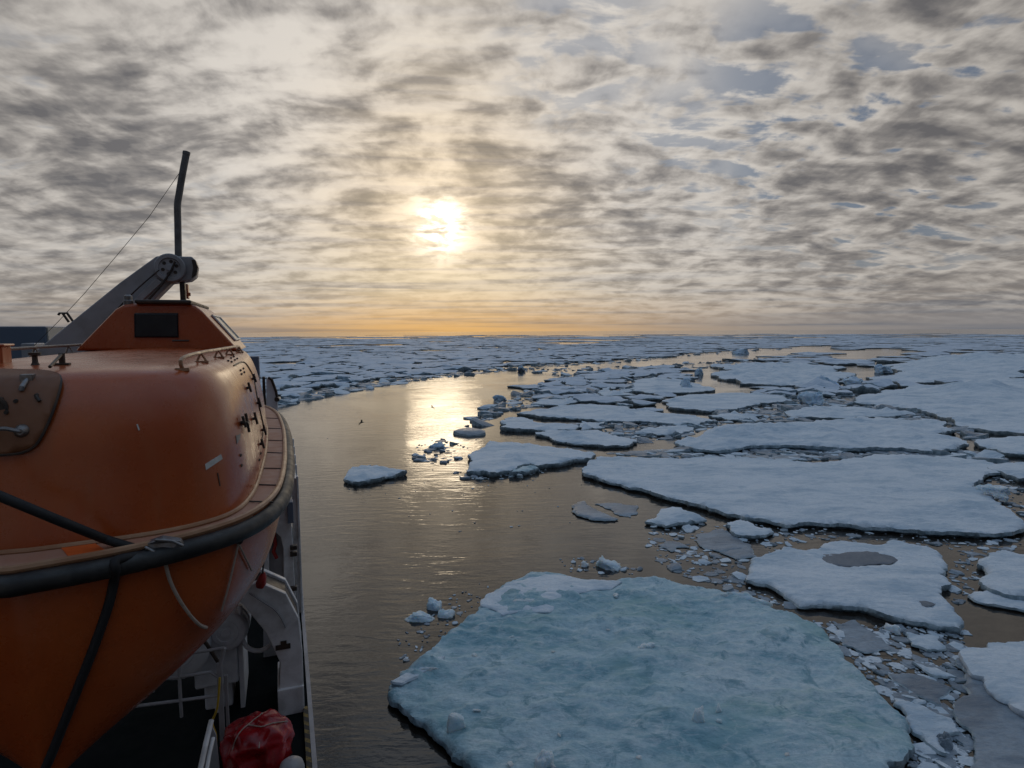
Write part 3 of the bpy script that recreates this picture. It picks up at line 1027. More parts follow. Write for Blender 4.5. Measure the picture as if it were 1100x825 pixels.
rl_ = random.Random(5)
BIGP = TRACED[0]
nl = 0
while nl < 26:
    x_, y_ = rl_.uniform(430, 980), rl_.uniform(630, 825)
    q_ = sea(x_, y_, .42)
    if not inside([q_.x], [q_.y], BIGP)[0] or edge_dist(np.array([(q_.x, q_.y)]), BIGP)[0] < .4:
        continue
    s_ = rl_.uniform(.04, .13) * (1.6 if rl_.random() < .15 else 1)
    lump((q_.x, q_.y), s_ * 1.3, s_, s_ * .8, nl * 3.1 + 1, .40, .5, rl_.uniform(0, 3), m='block', name='snow_lump', cat='snow lump',
         label='tiny snow lump lying on the melting blue floe', group='tiny snow lumps on the blue floe')
    nl += 1

# -- the far pack
LEAD = np.array([(255, 446), (300, 432), (340, 424), (380, 412), (430, 409), (480, 403), (530, 398), (560, 393), (600, 391), (680, 387), (730, 381), (790, 378),
                 (850, 373), (900, 370), (905, 374), (865, 379), (850, 382), (800, 386), (760, 389), (700, 394), (650, 399), (600, 405), (570, 416), (540, 430), (520, 440),
                 (520, 470), (480, 520), (300, 640), (200, 640)])
POOL = np.array([(893, 381), (925, 377), (985, 375), (960, 381), (935, 386), (905, 389)])
NEAR = np.array([(520, 424), (575, 419), (640, 411), (700, 403), (760, 390), (860, 388), (930, 396), (985, 385), (1100, 378), (1230, 376), (1400, 900), (300, 900), (300, 640), (480, 520)])


def to_px(x, y, z=0.0):
    q = CAM_ROT.transposed() @ Vector((x, y, z - EYE))
    return 550 + F_PX * q.x / -q.z, 412.5 - F_PX * q.y / -q.z


TBOX = [(t[:, 0].min(), t[:, 0].max(), t[:, 1].min(), t[:, 1].max()) for t in TRACED]


def far_pack():
    rnd = random.Random(21)
    pts = []
    tries = 0
    arr = np.zeros((0, 3))
    buf = []
    # dart throwing with a radius that grows with distance
    cellsz = 12.0
    grid = {}
    while tries < 110000 and len(pts) < 5600:
        tries += 1
        th = rnd.uniform(R(-56), R(46))
        r = 85 * (2600 / 85) ** rnd.random()
        x, y = r * math.sin(th), r * math.cos(th)
        rad = (0.033 * r ** 0.98 + 1.2) * rnd.choice((.55, .8, 1, 1.3))
        gk = (int(math.log(r) * 12), int(th * 14))
        ok = True
        for a in (-1, 0, 1):
            for b in (-1, 0, 1):
                for (qx, qy, qr) in grid.get((gk[0] + a, gk[1] + b), ()):
                    if math.hypot(qx - x, qy - y) < (rad + qr) * .8:
                        ok = False
                        break
                if not ok:
                    break
            if not ok:
                break
        if ok:
            pts.append((x, y, rad))
            grid.setdefault(gk, []).append((x, y, rad))
    A = np.array(pts)
    cells = []
    for i, (x, y, rad) in enumerate(pts):
        d2 = (A[:, 0] - x) ** 2 + (A[:, 1] - y) ** 2
        nb = np.argsort(d2)[1:22]
        R0 = rad * 1.9
        poly = [Vector((x + R0 * math.cos(a), y + R0 * math.sin(a))) for a in [k * math.pi / 6 for k in range(12)]]
        for j in nb:
            wgt = rad / (rad + A[j, 2])
            nrm = Vector((A[j, 0] - x, A[j, 1] - y))
            dd = nrm.length
            nrm /= dd
            lim = dd * (0.5 * .5 + wgt * .5)
            out = []
            for q in range(len(poly)):
                a, b = poly[q], poly[(q + 1) % len(poly)]
                da = (a - Vector((x, y))).dot(nrm) - lim
                db = (b - Vector((x, y))).dot(nrm) - lim
                if da <= 0:
                    out.append(a)
                if da * db < 0:
                    out.append(a + (b - a) * (da / (da - db)))
            poly = out
            if len(poly) < 3:
                break
        if len(poly) < 3:
            continue
        r = math.hypot(x, y)
        open_ = noise.noise(Vector((x * .006, y * .006, 4.2))) + .5 * noise.noise(Vector((x * .02, y * .02, 1.2)))
        fade = 0 if r < 900 else (r - 900) / 1600
        if open_ > .40 - fade or rnd.random() < .03 + fade * .5:
            continue
        gap = rnd.choice((.975, .95, .92, .84))
        poly = [Vector((x, y)) + (p - Vector((x, y))) * gap for p in poly]
        pp = np.array([to_px(p.x, p.y) for p in poly])
        c = pp.mean(0)
        tst = np.vstack([pp * .75 + c * .25, c[None]])
        if inside(tst[:, 0], tst[:, 1], LEAD).sum() > 2 or inside(tst[:, 0], tst[:, 1], POOL).sum() > 1:
            continue
        if inside(tst[:, 0], tst[:, 1], NEAR).sum() > 1:
            if c[1] > 486 or c[0] < 590:
                continue
            ctr = Vector((x, y))
            good = None
            for shrink in (1.0, .8, .62, .48):
                q = [ctr + (p - ctr) * shrink for p in poly]
                qa = np.array([(p.x, p.y) for p in q] + [(x, y)])
                if not any(inside(qa[:, 0], qa[:, 1], t).any() for t, tb_ in zip(TRACED, TBOX) if tb_[0] < qa[:, 0].max() and tb_[1] > qa[:, 0].min() and tb_[2] < qa[:, 1].max() and tb_[3] > qa[:, 1].min()):
                    good = q
                    break
            if good is None:
                continue
            poly = good
        if c[0] < -300 or c[0] > 1180:
            continue
        vis = (pp[:, 0].max() - pp[:, 0].min()) * max(pp[:, 1].max() - pp[:, 1].min(), .2)
        cells.append((vis, poly, r, c))
    cells.sort(key=lambda q: -q[0])
    return cells


mass = ([], [], [])
NAMED_FAR = 150
for k, (vis, poly, r, c) in enumerate(far_pack()):
    rnd = random.Random(k * 13 + 5)
    pl = roughen(poly if area2(poly) > 0 else poly[::-1], .11, max(1.2, r * .008), rnd, 3)
    fb = rnd.uniform(.3, .65)
    rough_ = rnd.random()
    relief = .25 + (.9 if rough_ > .72 else .15) * rnd.random()
    bumps = []
    if rough_ > .35:
        for _ in range(rnd.randint(1, 4)):
            q = rnd.choice(pl)
            cc = sum((p for p in pl), Vector((0, 0))) / len(pl)
            q = q.lerp(cc, rnd.uniform(.05, .6))
            bumps.append((q.x, q.y, rnd.uniform(1.5, 4.0), rnd.uniform(.15, .6)))
    geo = floe_geometry(pl, fb, max(1.0, r * .013), rnd, relief, max(.6, r * .01), .3, .3, bumps, seed=k * 1.7, maxpts=400)
    if k < NAMED_FAR:
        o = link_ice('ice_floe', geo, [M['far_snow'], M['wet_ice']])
        if to_px(0, 0)[0] and c[0] < 560 and c[1] > 372:
            tag(o, 'flat blue grey floe packed tight beyond the far bank of the open lead', 'ice floe', 'floes beyond the far bank of the lead')
        elif c[0] < 880 and c[1] < 384:
            tag(o, 'slim blue grey floe in the distant pack below the horizon', 'ice floe', 'slim floes in the distant pack')
        else:
            tag(o, 'pale floe in the crowded pack right of the open lead', 'ice floe', 'pale floes right of the lead')
    else:
        off = len(mass[0])
        mass[0].extend(geo[0])
        mass[1].extend([tuple(i + off for i in f) for f in geo[1]])
        mass[2].extend(geo[2])
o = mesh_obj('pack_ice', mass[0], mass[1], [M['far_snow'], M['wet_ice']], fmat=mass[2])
o.data.polygons.foreach_set('use_smooth', [True] * len(o.data.polygons))
o.data.set_sharp_from_angle(angle=R(55))
tag(o, 'distant pack of countless ice floes running out to the horizon', 'pack ice', kind='stuff')


# -- brash: broken bits in the gaps
def chunk_geo(x, y, s, rnd, flat):
    n = rnd.randint(5, 9)
    ph = rnd.uniform(0, 6.28)
    el = rnd.uniform(.45, 1.0)
    yaw = rnd.uniform(0, 3.14)
    ring = []
    for k in range(n):
        a = ph + 2 * math.pi * (k + rnd.uniform(-.3, .3)) / n
        q = Vector((math.cos(a), math.sin(a) * el)) * s * rnd.uniform(.7, 1.1)
        ring.append(Vector((q.x * math.cos(yaw) - q.y * math.sin(yaw), q.x * math.sin(yaw) + q.y * math.cos(yaw))))
    h = s * (rnd.uniform(.06, .14) if flat else rnd.uniform(.16, .4))
    h = min(max(h, .03), .5)
    tilt = Vector((rnd.uniform(-1, 1), rnd.uniform(-1, 1))) * (.10 if flat else .3)
    vs = [(x + q.x, y + q.y, -.08) for q in ring] + [(x + q.x * .95, y + q.y * .95, max(.02, h * rnd.uniform(.5, .8) + q.dot(tilt))) for q in ring] + \
         [(x + q.x * .6, y + q.y * .6, max(.03, h * rnd.uniform(.85, 1.15) + q.dot(tilt) * .6)) for q in ring]
    vs.append((x, y, h))
    fs, mi = [], []
    for i in range(n):
        j = (i + 1) % n
        fs += [(i, j, n + j, n + i), (n + i, n + j, 2 * n + j, 2 * n + i), (2 * n + i, 2 * n + j, 3 * n)]
        mi += [1, 0, 0]
    return vs, fs, mi


ZONES = [
    ([(285, 440), (340, 428), (430, 412), (530, 400), (600, 394), (680, 389), (730, 383), (850, 375), (850, 371), (730, 378), (600, 387), (480, 400), (380, 409), (300, 430)], 798, (.4, 2.6), .6),  # picture polygon, count, sizes in metres, share of flat plates
    ([(860, 664), (885, 668), (1035, 676), (1034, 700), (1042, 735), (1024, 752), (1044, 785), (1042, 825), (970, 825), (985, 790), (950, 745), (905, 700)], 627, (.06, .42), .85),
    ([(690, 565), (800, 562), (960, 572), (1040, 576), (1100, 578), (1100, 590), (1045, 600), (1010, 588), (880, 580), (800, 600), (800, 630), (860, 655), (800, 640), (740, 622), (700, 600)], 418, (.07, .5), .8),
    ([(520, 438), (560, 420), (620, 405), (700, 400), (760, 405), (700, 420), (640, 430), (560, 440), (530, 447), (505, 470), (500, 455)], 570, (.3, 2.0), .5),
    ([(440, 482), (470, 470), (500, 478), (505, 492), (470, 500), (445, 495)], 72, (.15, .8), .5),
    ([(480, 505), (500, 508), (545, 510), (600, 500), (560, 514), (500, 516)], 48, (.1, .6), .5),
    ([(600, 455), (680, 452), (760, 452), (790, 452), (720, 472), (640, 482), (620, 478), (600, 470)], 304, (.2, 1.3), .6),
    ([(640, 488), (720, 484), (840, 480), (960, 483), (1060, 486), (1090, 500), (960, 490), (860, 495), (740, 492)], 608, (.2, 1.5), .8),
    ([(760, 440), (850, 425), (910, 418), (940, 430), (1000, 448), (1060, 468), (1060, 480), (1030, 466), (1020, 452), (900, 450), (800, 455)], 570, (.3, 1.8), .6),
    ([(600, 600), (640, 600), (690, 612), (680, 618), (610, 614)], 48, (.06, .3), .5),
    ([(425, 690), (480, 640), (520, 625), (530, 632), (470, 690), (430, 715)], 72, (.05, .22), .6),
    ([(1030, 600), (1050, 600), (1050, 630), (1030, 650), (1025, 690), (1030, 660), (1018, 640), (1022, 615)], 60, (.06, .4), .6),
    ([(1040, 500), (1100, 510), (1100, 560), (1080, 540), (1045, 522)], 48, (.1, .7), .5),
    ([(345, 470), (480, 460), (640, 520), (640, 560), (500, 580), (380, 540)], 43, (.05, .25), .5),
    ([(560, 398), (700, 392), (860, 381), (900, 385), (760, 395), (620, 408)], 304, (.5, 2.5), .5),
]
bits = []
rnd = random.Random(77)
for zone, count, (s0, s1), flat in ZONES:
    zp = np.array(zone, float)
    wp = [sea(a, b) for a, b in zone]
    xs, ys = zp[:, 0], zp[:, 1]
    N = count * 12
    ax = np.array([rnd.uniform(xs.min(), xs.max()) for _ in range(N)])
    by = np.array([rnd.uniform(ys.min(), ys.max()) for _ in range(N)])
    ok = inside(ax, by, zp)
    cand = [sea(a, b) for a, b in zip(ax[ok], by[ok])]
    cx_, cy2 = np.array([p.x for p in cand]), np.array([p.y for p in cand])
    free = np.ones(len(cand), bool)
    for t in TRACED:
        sel = free & (cx_ > t[:, 0].min()) & (cx_ < t[:, 0].max()) & (cy2 > t[:, 1].min()) & (cy2 < t[:, 1].max())
        if sel.any():
            ii = np.nonzero(sel)[0]
            free[ii[inside(cx_[ii], cy2[ii], t)]] = False
    for p in [q for q, f_ in zip(cand, free) if f_][:count]:
        s = s0 * (s1 / s0) ** (rnd.random() ** 2.2)
        bits.append((s * s / (p.length ** 3), p, s, rnd.random() < flat))
bits.sort(key=lambda q: -q[0])
bm_v, bm_f, bm_m = [], [], []
for k, (_, p, s, flat) in enumerate(bits):
    geo = chunk_geo(p.x, p.y, s, rnd, flat)
    grey = rnd.random() < .6
    if k < 140:
        o = link_ice('ice_chunk', geo, [M['grey_ice'] if grey else M['snow'], M['wet_ice']])
        o.data.set_sharp_from_angle(angle=R(28))
        if grey:
            tag(o, 'thin grey bit of broken ice floating in a gap between floes', 'ice chunk', 'grey bits of broken ice')
        else:
            tag(o, 'small white bit of broken ice floating in a gap between floes', 'ice chunk', 'white bits of broken ice')
    else:
        off = len(bm_v)
        bm_v.extend(geo[0])
        bm_f.extend([tuple(i + off for i in f) for f in geo[1]])
        bm_m.extend([q if q else (2 if grey else 0) for q in geo[2]])
o = mesh_obj('brash_ice', bm_v, bm_f, [M['snow'], M['wet_ice'], M['grey_ice']], fmat=bm_m)
tag(o, 'brash of countless tiny ice crumbs filling the gaps between floes', 'brash ice', kind='stuff')

# ================================================================== the ship and the lifeboat
def bvh_of(mb):
    return BVHTree.FromPolygons([tuple(v) for v in mb.v], mb.f)


O_EYE = Vector((0, 0, EYE))


def hit(tree, px, py, off=0.0):
    p, n, _, _ = tree.ray_cast(O_EYE, sray(px, py))
    if p is None:
        p, n, _, _ = tree.find_nearest(O_EYE + sray(px, py) * (5.6 / sray(px, py).y))
    if n.dot(sray(px, py)) > 0:
        n = -n
    return p + n * off


def hits(tree, pts, off):
    out = [hit(tree, x, y, off) for x, y in pts]
    return out


LC = -1.6
GUN = [(0, 4.5), (.54, 4.64), (1.0, 4.88), (1.30, 5.2), (1.49, 5.75), (1.57, 6.6), (1.60, 8), (1.58, 10), (1.45, 12), (1.14, 13.2), (.6, 13.65), (0, 13.8)]
CAN = [(0, 4.80), (.6, 4.87), (.95, 5.0), (1.19, 5.27), (1.30, 5.8), (1.345, 6.7), (1.365, 8.2), (1.33, 10), (1.20, 12), (.98, 12.9), (.6, 13.3), (0, 13.4)]


def outline(half, k=7):
    right = catmull([(x, d, 0) for x, d in half], k)
    left = [Vector((-p.x, p.y, 0)) for p in right[-2:0:-1]]
    return right + left


def loft(half, layers, zoff, k=7, sub=4, cap_top=False):
    """layers: (z, width factor, inset of the near end, inset of the far end)"""
    base = outline(half, k)
    d0, d1 = half[0][1], half[-1][1]
    L4 = [Vector(q) for q in layers]
    dense = []
    for i in range(len(L4) - 1):
        a, b, c, d = L4[max(i - 1, 0)], L4[i], L4[i + 1], L4[min(i + 2, len(L4) - 1)]
        for j in range(sub):
            t = j / sub
            dense.append(0.5 * ((2 * b) + (c - a) * t + (2 * a - 5 * b + 4 * c - d) * t * t + (3 * b - a - 3 * c + d) * t ** 3))
    dense.append(L4[-1])
    mb = MB()
    n = len(base)
    vs, fs = [], []
    for q in dense:
        for p in base:
            t = (p.y - d0) / (d1 - d0)
            y = (d0 + q[2]) * (1 - t) + (d1 - q[3]) * t
            vs.append(Vector((LC + p.x * q[1], y, zoff + q[0])))
    for i in range(len(dense) - 1):
        for k2 in range(n):
            m = (k2 + 1) % n
            fs.append((i * n + k2, i * n + m, (i + 1) * n + m, (i + 1) * n + k2))
    if cap_top:
        o = (len(dense) - 1) * n
        # strips across the boat
        half_n = n // 2
        for i in range(half_n):
            a, b = i, i + 1
            c, d = (n - i - 1) % n, (n - i) % n
            if i == 0:
                fs.append((o, o + 1, o + n - 1))
            elif b == c:
                fs.append((o + a, o + b, o + d))
            else:
                fs.append((o + a, o + b, o + c, o + d))
    mb.add(vs, fs)
    return mb


boat = ship_empty('lifeboat', (LC, 9.1, EYE - 3.10), 'large orange enclosed lifeboat hanging from its davits over the ship deck', 'lifeboat')
can_layers = [(-1.44, 1.0, 0, 0), (-1.22, 1.0, .02, .03), (-.95, .985, .05, .1), (-.72, .955, .08, .2), (-.54, .92, .14, .35), (-.42, .885, .20, .5),
              (-.325, .84, .28, .7), (-.268, .765, .42, .95), (-.238, .62, .70, 1.3), (-.218, .41, 1.2, 1.8), (-.206, .2, 1.9, 2.5), (-.20, .03, 2.6, 3.2)]
canopy_mb = loft(CAN, can_layers, EYE, cap_top=True)
T_CAN = bvh_of(canopy_mb)
canopy = canopy_mb.build('canopy', M['orange'], boat, smooth=True, auto=False)
hull_layers = [(-1.47, 1.0, 0, 0), (-1.60, 1.0, .01, .02), (-1.8, .98, .03, .1), (-2.08, .92, .06, .3), (-2.33, .81, .10, .55), (-2.54, .665, .14, .85),
               (-2.77, .46, .18, 1.15), (-2.97, .23, .22, 1.4), (-3.07, .09, .24, 1.6), (-3.10, .02, .25, 1.7)]
hull_mb = loft(GUN, hull_layers, EYE, cap_top=True)
T_HULL = bvh_of(hull_mb)
hull_mb.build('hull', M['orange'], boat, smooth=True, auto=False)

# flange between canopy and hull
fl = MB()
go, co = outline(GUN), outline(CAN)
n = len(go)
vs = [Vector((LC + p.x * 1.0, p.y, EYE - 1.455)) for p in go] + [Vector((LC + p.x * .97, p.y + (.03 if p.y < 9 else -.03), EYE - 1.43)) for p in co] + \
     [Vector((LC + p.x, p.y, EYE - 1.52)) for p in go]
fl.add(vs, [(i, (i + 1) % n, n + (i + 1) % n, n + i) for i in range(n)] + [(i, 2 * n + i, 2 * n + (i + 1) % n, (i + 1) % n) for i in range(n)])
T_FL = bvh_of(fl)
flange = fl.build('flange', M['flange'], boat, smooth=True)
for d in (5.55, 6.15, 6.9, 7.8, 8.7, 9.8, 11.0):
    for sgn in (1, -1):
        xo = max(p.x for p in go if abs(p.y - d) < .35) * sgn
        xi = max(p.x for p in co if abs(p.y - d) < .35) * sgn
        a = Vector((LC + xi * .995, d, EYE - 1.428))
        b = Vector((LC + xo * .985, d - .02, EYE - 1.45))
        MB().tube([a, (a + b) / 2, b], .007, 6).build('seam', M['dark'], flange)

rm = MB()
rm.tube([Vector((LC + p.x * .995, p.y, EYE - 1.445)) for p in go], .026, 8, closed=True)
rm.build('rim', M['rim'], boat, smooth=True)
cb = MB()
cb.tube([Vector((LC + p.x * 1.006, p.y + (-.008 if p.y < 9 else .008), EYE - 1.425)) for p in co], .02, 8, closed=True)
cb.build('canopy_bead', M['rim'], boat, smooth=True)
fd = MB()
fd.tube([Vector((LC + p.x * 1.02, p.y + (-.04 if p.y < 9 else .04), EYE - 1.535)) for p in go], .069, 14, closed=True)
T_FD = bvh_of(fd)
fd.build('fender', M['rubber'], boat, smooth=True)

# hatch on the near end
hp = [(30, 402), (58, 404), (66, 409), (64, 424), (55, 450), (44, 472), (34, 482), (18, 487), (-20, 488), (-60, 484), (-84, 470), (-92, 440), (-94, 412), (-86, 404), (-40, 402)]
hpx = [Vector((p.x, p.y)) for p in catmull([(a, b, 0) for a, b in hp], 4, closed=True)]
hin = [Vector((x, y)) for x in range(-90, 66, 9) for y in range(404, 488, 8)]
hpa = np.array([(p.x, p.y) for p in hpx])
hin = [p for p in hin if inside([p.x], [p.y], hpa)[0] and edge_dist(np.array([(p.x, p.y)]), hpa)[0] > 3]
hv, _, hf, _, _, _ = delaunay_2d_cdt(hpx + hin, [(i, (i + 1) % len(hpx)) for i in range(len(hpx))], [], 1, 1e-4)
hm = MB()
hm.add([hit(T_CAN, p.x, p.y, .028) for p in hv], [tuple(f) for f in hf])
ho = hits(T_CAN, [(p.x, p.y) for p in hpx], .02)
hatch = hm.build('hatch', M['hatch'], boat, smooth=True, auto=False)
so = hatch.modifiers.new('solid', 'SOLIDIFY')
so.thickness = .026
so.offset = 0
sl = MB()
sl.tube([p + Vector((0, -.012, 0)) for p in ho], .012, 6, closed=True)
sl.build('seal', M['dark'], hatch)


def face(px, py, off):
    q = hit(T_CAN, px, py)
    return q + Vector((0, -off, 0))


hd = MB()
hd.tube([face(-45, 457, .10), face(-10, 458, .11), (face(14, 458, .11)), face(26, 461, .09), face(29, 463, .04)], .014, 8)
hd.lathe(face(26, 462, .03), (0, -1, 0), [(0, .045), (.03, .04), (.05, .02)], 14)
hd.build('handle', M['steel'], hatch, smooth=True)
ph = MB()
ph.lathe(face(-7, 440, .03), (0, -1, 0), [(0, .10), (.025, .10), (.03, .085), (.02, .08)], 24)
ph.build('porthole', M['dark'], hatch, smooth=True)
lt = MB()
for (x, y) in ((42, 424), (5, 428), (10, 442), (20, 430)):
    lt.lathe(face(x, y, .03), (0, -1, 0), [(0, .016), (.03, .012)], 10)
lt.tube([face(42, 424, .06), face(46, 430, .06)], .012, 8)
lt.build('latch', M['dark'], hatch)
hg = MB()
a = face(33, 406, .04)
hg.box((a.x - .035, a.y - .05, a.z - .09), (a.x + .04, a.y + .05, a.z + .03))
hg.tube([face(34, 406, .07), face(28, 415, .07), face(26, 419, .05)], .018, 8)
hg.build('hinge', M['steel'], hatch, bevel=.006)


# rails on the canopy roof
def drop_on(l, d):
    p, _, _, _ = T_CAN.ray_cast(Vector((l, d, EYE + 3)), Vector((0, 0, -1)))
    return p


def rail(feet, lift):
    pts = hits(T_CAN, feet, 0.0) if len(feet[0]) == 2 else [drop_on(l, d) for l, d, _ in feet]
    m_ = MB()
    top = [p + Vector((0, 0, lift)) for p in pts]
    m_.tube(catmull([pts[0]] + top + [pts[-1] + Vector((0, .05, lift * .3))], 4), .016, 8)
    for p, t in zip(pts[1:], top[1:]):
        m_.tube([p - Vector((.04, 0, .01)), t], .010, 6)
        m_.tube([p + Vector((.05, .02, -.01)), t], .010, 6)
        m_.box((p.x - .05, p.y - .02, p.z - .005), (p.x + .06, p.y + .04, p.z + .012))
    p = pts[0]
    m_.box((p.x - .05, p.y - .03, p.z - .012), (p.x + .05, p.y + .03, p.z + .012))
    return m_


rail([(-.74, 5.42, 0), (-.67, 6.0, 0), (-.62, 7.0, 0), (-.59, 8.0, 0), (-.56, 9.3, 0)], .085).build('grab_rail', M['rim'], boat, smooth=True)
rail([(-2.52, 5.9, 0), (-2.53, 7.0, 0), (-2.53, 8.1, 0), (-2.52, 9.2, 0), (-2.5, 10.0, 0)], .10).build('grab_rail', M['steel'], boat, smooth=True)
ct = MB()
a = hit(T_CAN, 38, 392)
ct.lathe(a, (0, 0, 1), [(-.01, .035), (.02, .02), (.07, .018), (.075, .04), (.095, .04)], 12)
ct.build('bollard', M['dark'], boat, smooth=True)
cl = MB()
a, b = hit(T_CAN, 67, 392), hit(T_CAN, 55, 400)
cl.box((a.x - .05, a.y - .03, a.z - .01), (a.x + .05, a.y + .03, a.z + .015))
cl.tube([a, a + Vector((0, 0, .09))], .022, 8)
cl.tube([a + Vector((0, 0, .08)), b + Vector((0, -.02, .04))], .012, 8)
cl.build('cleat', M['dark'], boat, bevel=.004)
lk = MB()
a = hit(T_CAN, 0, 390)
lk.box((a.x - .22, a.y - .06, a.z - .03), (a.x + .04, a.y + .12, a.z + .13))
lk.box((a.x - .22, a.y - .08, a.z + .13), (a.x + .06, a.y + .14, a.z + .15))
lk.build('hook_housing', M['orange'], boat, bevel=.012)

# side door outline and its handles on the outboard flank
dm = MB()
seam = hits(T_CAN, [(p.x, p.y) for p in catmull([(251, 393, 0), (261, 389, 0), (268, 397, 0), (272.5, 408, 0), (276.5, 430, 0), (280, 446, 0), (282.5, 460, 0), (280, 477, 0)], 5)], .004)
dm.tube(seam, .009, 6)
door = dm.build('door_seam', M['dark'], boat)


def cross(px, py, s):
    q = hit(T_CAN, px, py, .03)
    m_ = MB()
    if q is None:
        return
    m_.tube([q + Vector((0, -s * 1.4, .01)), q + Vector((0, s * 1.4, -.01))], .014, 6)
    m_.tube([q + Vector((.012, 0, -s)), q + Vector((-.012, 0, s))], .012, 6)
    m_.tube([hit(T_CAN, px, py), q], .016, 6)
    m_.build('door_handle', M['dark'], boat)


for (x, y, s) in ((271, 407, .05), (276, 433, .055), (265, 417, .05), (271.5, 450, .06), (262, 455, .085), (281.3, 462, .06), (279, 477, .05), (258.5, 454, .05)):
    cross(x, y, s)
bt = MB()
for (x, y) in ((245, 388), (248, 385), (251, 383.5), (248.5, 389), (252, 387), (254.5, 385.5), (258, 398), (261, 396), (259, 402), (262, 400), (279.5, 487), (278, 494), (258, 489), (259, 500)):
    q = hit(T_CAN, x, y, .004)
    if q:
        bt.lathe(q, (0.5, -.7, .5), [(-.01, .013), (.008, .010)], 8)
bt.build('bolt_heads', M['dark'], boat)


def decal(tree, quad, name, m, par, off=.005, nu=6, nv=3):
    (a, b, c, d) = [Vector((*q, 0)) for q in quad]
    vs = []
    for j in range(nv + 1):
        for i in range(nu + 1):
            u, v = i / nu, j / nv
            q = (a * (1 - u) + b * u) * (1 - v) + (d * (1 - u) + c * u) * v
            vs.append(hit(tree, q.x, q.y, off))
    fs = [(j * (nu + 1) + i, j * (nu + 1) + i + 1, (j + 1) * (nu + 1) + i + 1, (j + 1) * (nu + 1) + i) for j in range(nv) for i in range(nu)]
    mb = MB()
    mb.add(vs, fs)
    o = mb.build(name, M[m], par)
    s = o.modifiers.new('solid', 'SOLIDIFY')
    s.thickness = .003
    return o


decal(T_CAN, [(220, 498.5), (237, 488), (238.6, 493), (221, 505)], 'reflective_strip', 'tape', boat)
decal(T_CAN, [(253, 468), (258, 466), (257, 472), (254, 477)], 'reflective_strip', 'tape_grey', boat)
decal(T_CAN, [(233, 508), (234, 508), (236.6, 522), (235.6, 522)], 'scuff', 'dark', boat, nu=1)
decal(T_CAN, [(146.5, 456), (148, 455.5), (150.2, 462), (148.8, 462.5)], 'scuff', 'tape', boat, nu=1)
decal(T_FL, [(64, 587), (100, 583), (117, 594), (78, 604)], 'orange_patch', 'patch', boat, off=.006)

# coxswain's tower
DC = 9.5
fr = [on_d(x, y, DC) for x, y in ((80, 377), (124, 332), (132, 327.5), (143, 326), (199, 326), (209, 328), (217, 334), (257, 377))]
bk = [Vector((p.x * .5 + -1.55 * .5 if False else p.x, DC + 2.1, p.z)) for p in fr]
cbm = MB()
m8 = len(fr)
cbm.add(fr + bk, [tuple(range(m8))[::-1], tuple(range(m8, 2 * m8))] + [(i, (i + 1) % m8, m8 + (i + 1) % m8, m8 + i) for i in range(m8)])
T_TOW = bvh_of(cbm)
tower = cbm.build('steering_tower', M['orange'], boat, bevel=.035)
wf = MB()
wp_ = [on_d(x, y, DC - .012) for x, y in ((145, 337), (191, 337), (191.5, 362), (145, 362))]
wf.prism(wp_, (0, -.02, 0))
win = wf.build('window', M['glass'], tower, bevel=.01)
gk = MB()
gk.tube(wp_ + [wp_[0]], .012, 6)
gk.build('gasket', M['dark'], win)
sw = MB()
for (q0, q1) in (((.35, .25), (.35, .9)), ((.35, .9), (.9, .9)), ((.9, .9), (.9, .25)), ((.9, .25), (.35, .25))):
    def sp(u, v):
        a = fr[7].lerp(fr[6], v)
        return Vector((a.x + .012, DC + 2.1 * u, a.z + .012))
    sw.tube([sp(*q0), sp(*q1)], .018, 6)
sidewin = MB()
sidewin.add([sp(.35, .25), sp(.9, .25), sp(.9, .9), sp(.35, .9)], [(0, 1, 2, 3)])
sdw = sidewin.build('window', M['glass'], tower)
sw.build('window_frame', M['tape'], sdw)
rf = MB()
ra, rb = on_d(146, 326.5, DC), on_d(206, 322.5, DC)
rf.box((ra.x, DC - .08, ra.z), (rb.x, DC + 2.15, rb.z))
rf.build('tower_roof', M['dark'], tower, bevel=.02)
lp = MB()
a = on_d(138, 327, DC + .1)
lp.lathe(a, (0, 0, 1), [(-.02, .06), (.05, .06), (.06, .05), (.11, .05), (.13, .03)], 14)
lp.build('position_light', M['steel'], tower, smooth=True)
hr = MB()
hr.tube([on_d(185, 366, DC - .06), on_d(203, 366, DC - .06)], .014, 6)
hr.build('grab_handle', M['dark'], tower)

# beckets (life lines) on the hull
bl = MB()
bl.tube(catmull(hits(T_HULL, [(176, 604), (181, 622), (190, 641), (202, 659), (212, 669), (219, 672)], .03), 4), .013, 8)
bl.build('life_line', M['rope'], boat, smooth=True)
bl = MB()
bl.tube(catmull(hits(T_HULL, [(254, 583), (249, 605), (243, 630), (236, 655)], .02), 4), .008, 6)
bl.tube(catmull(hits(T_HULL, [(254, 583), (261, 598), (268, 612)], .02), 4), .008, 6)
bl.build('life_line', M['rope'], boat, smooth=True)
for (x, y) in ((176, 603), (254, 581), (283, 562)):
    ey = MB()
    q = hit(T_HULL, x, y, .02)
    if q:
        ey.lathe(q + Vector((0, .03, 0)), (0.2, -1, 0), [(0, .03), (.03, .028), (.04, .012)], 12)
    ey.build('eye_plate', M['dark'], boat, smooth=True)

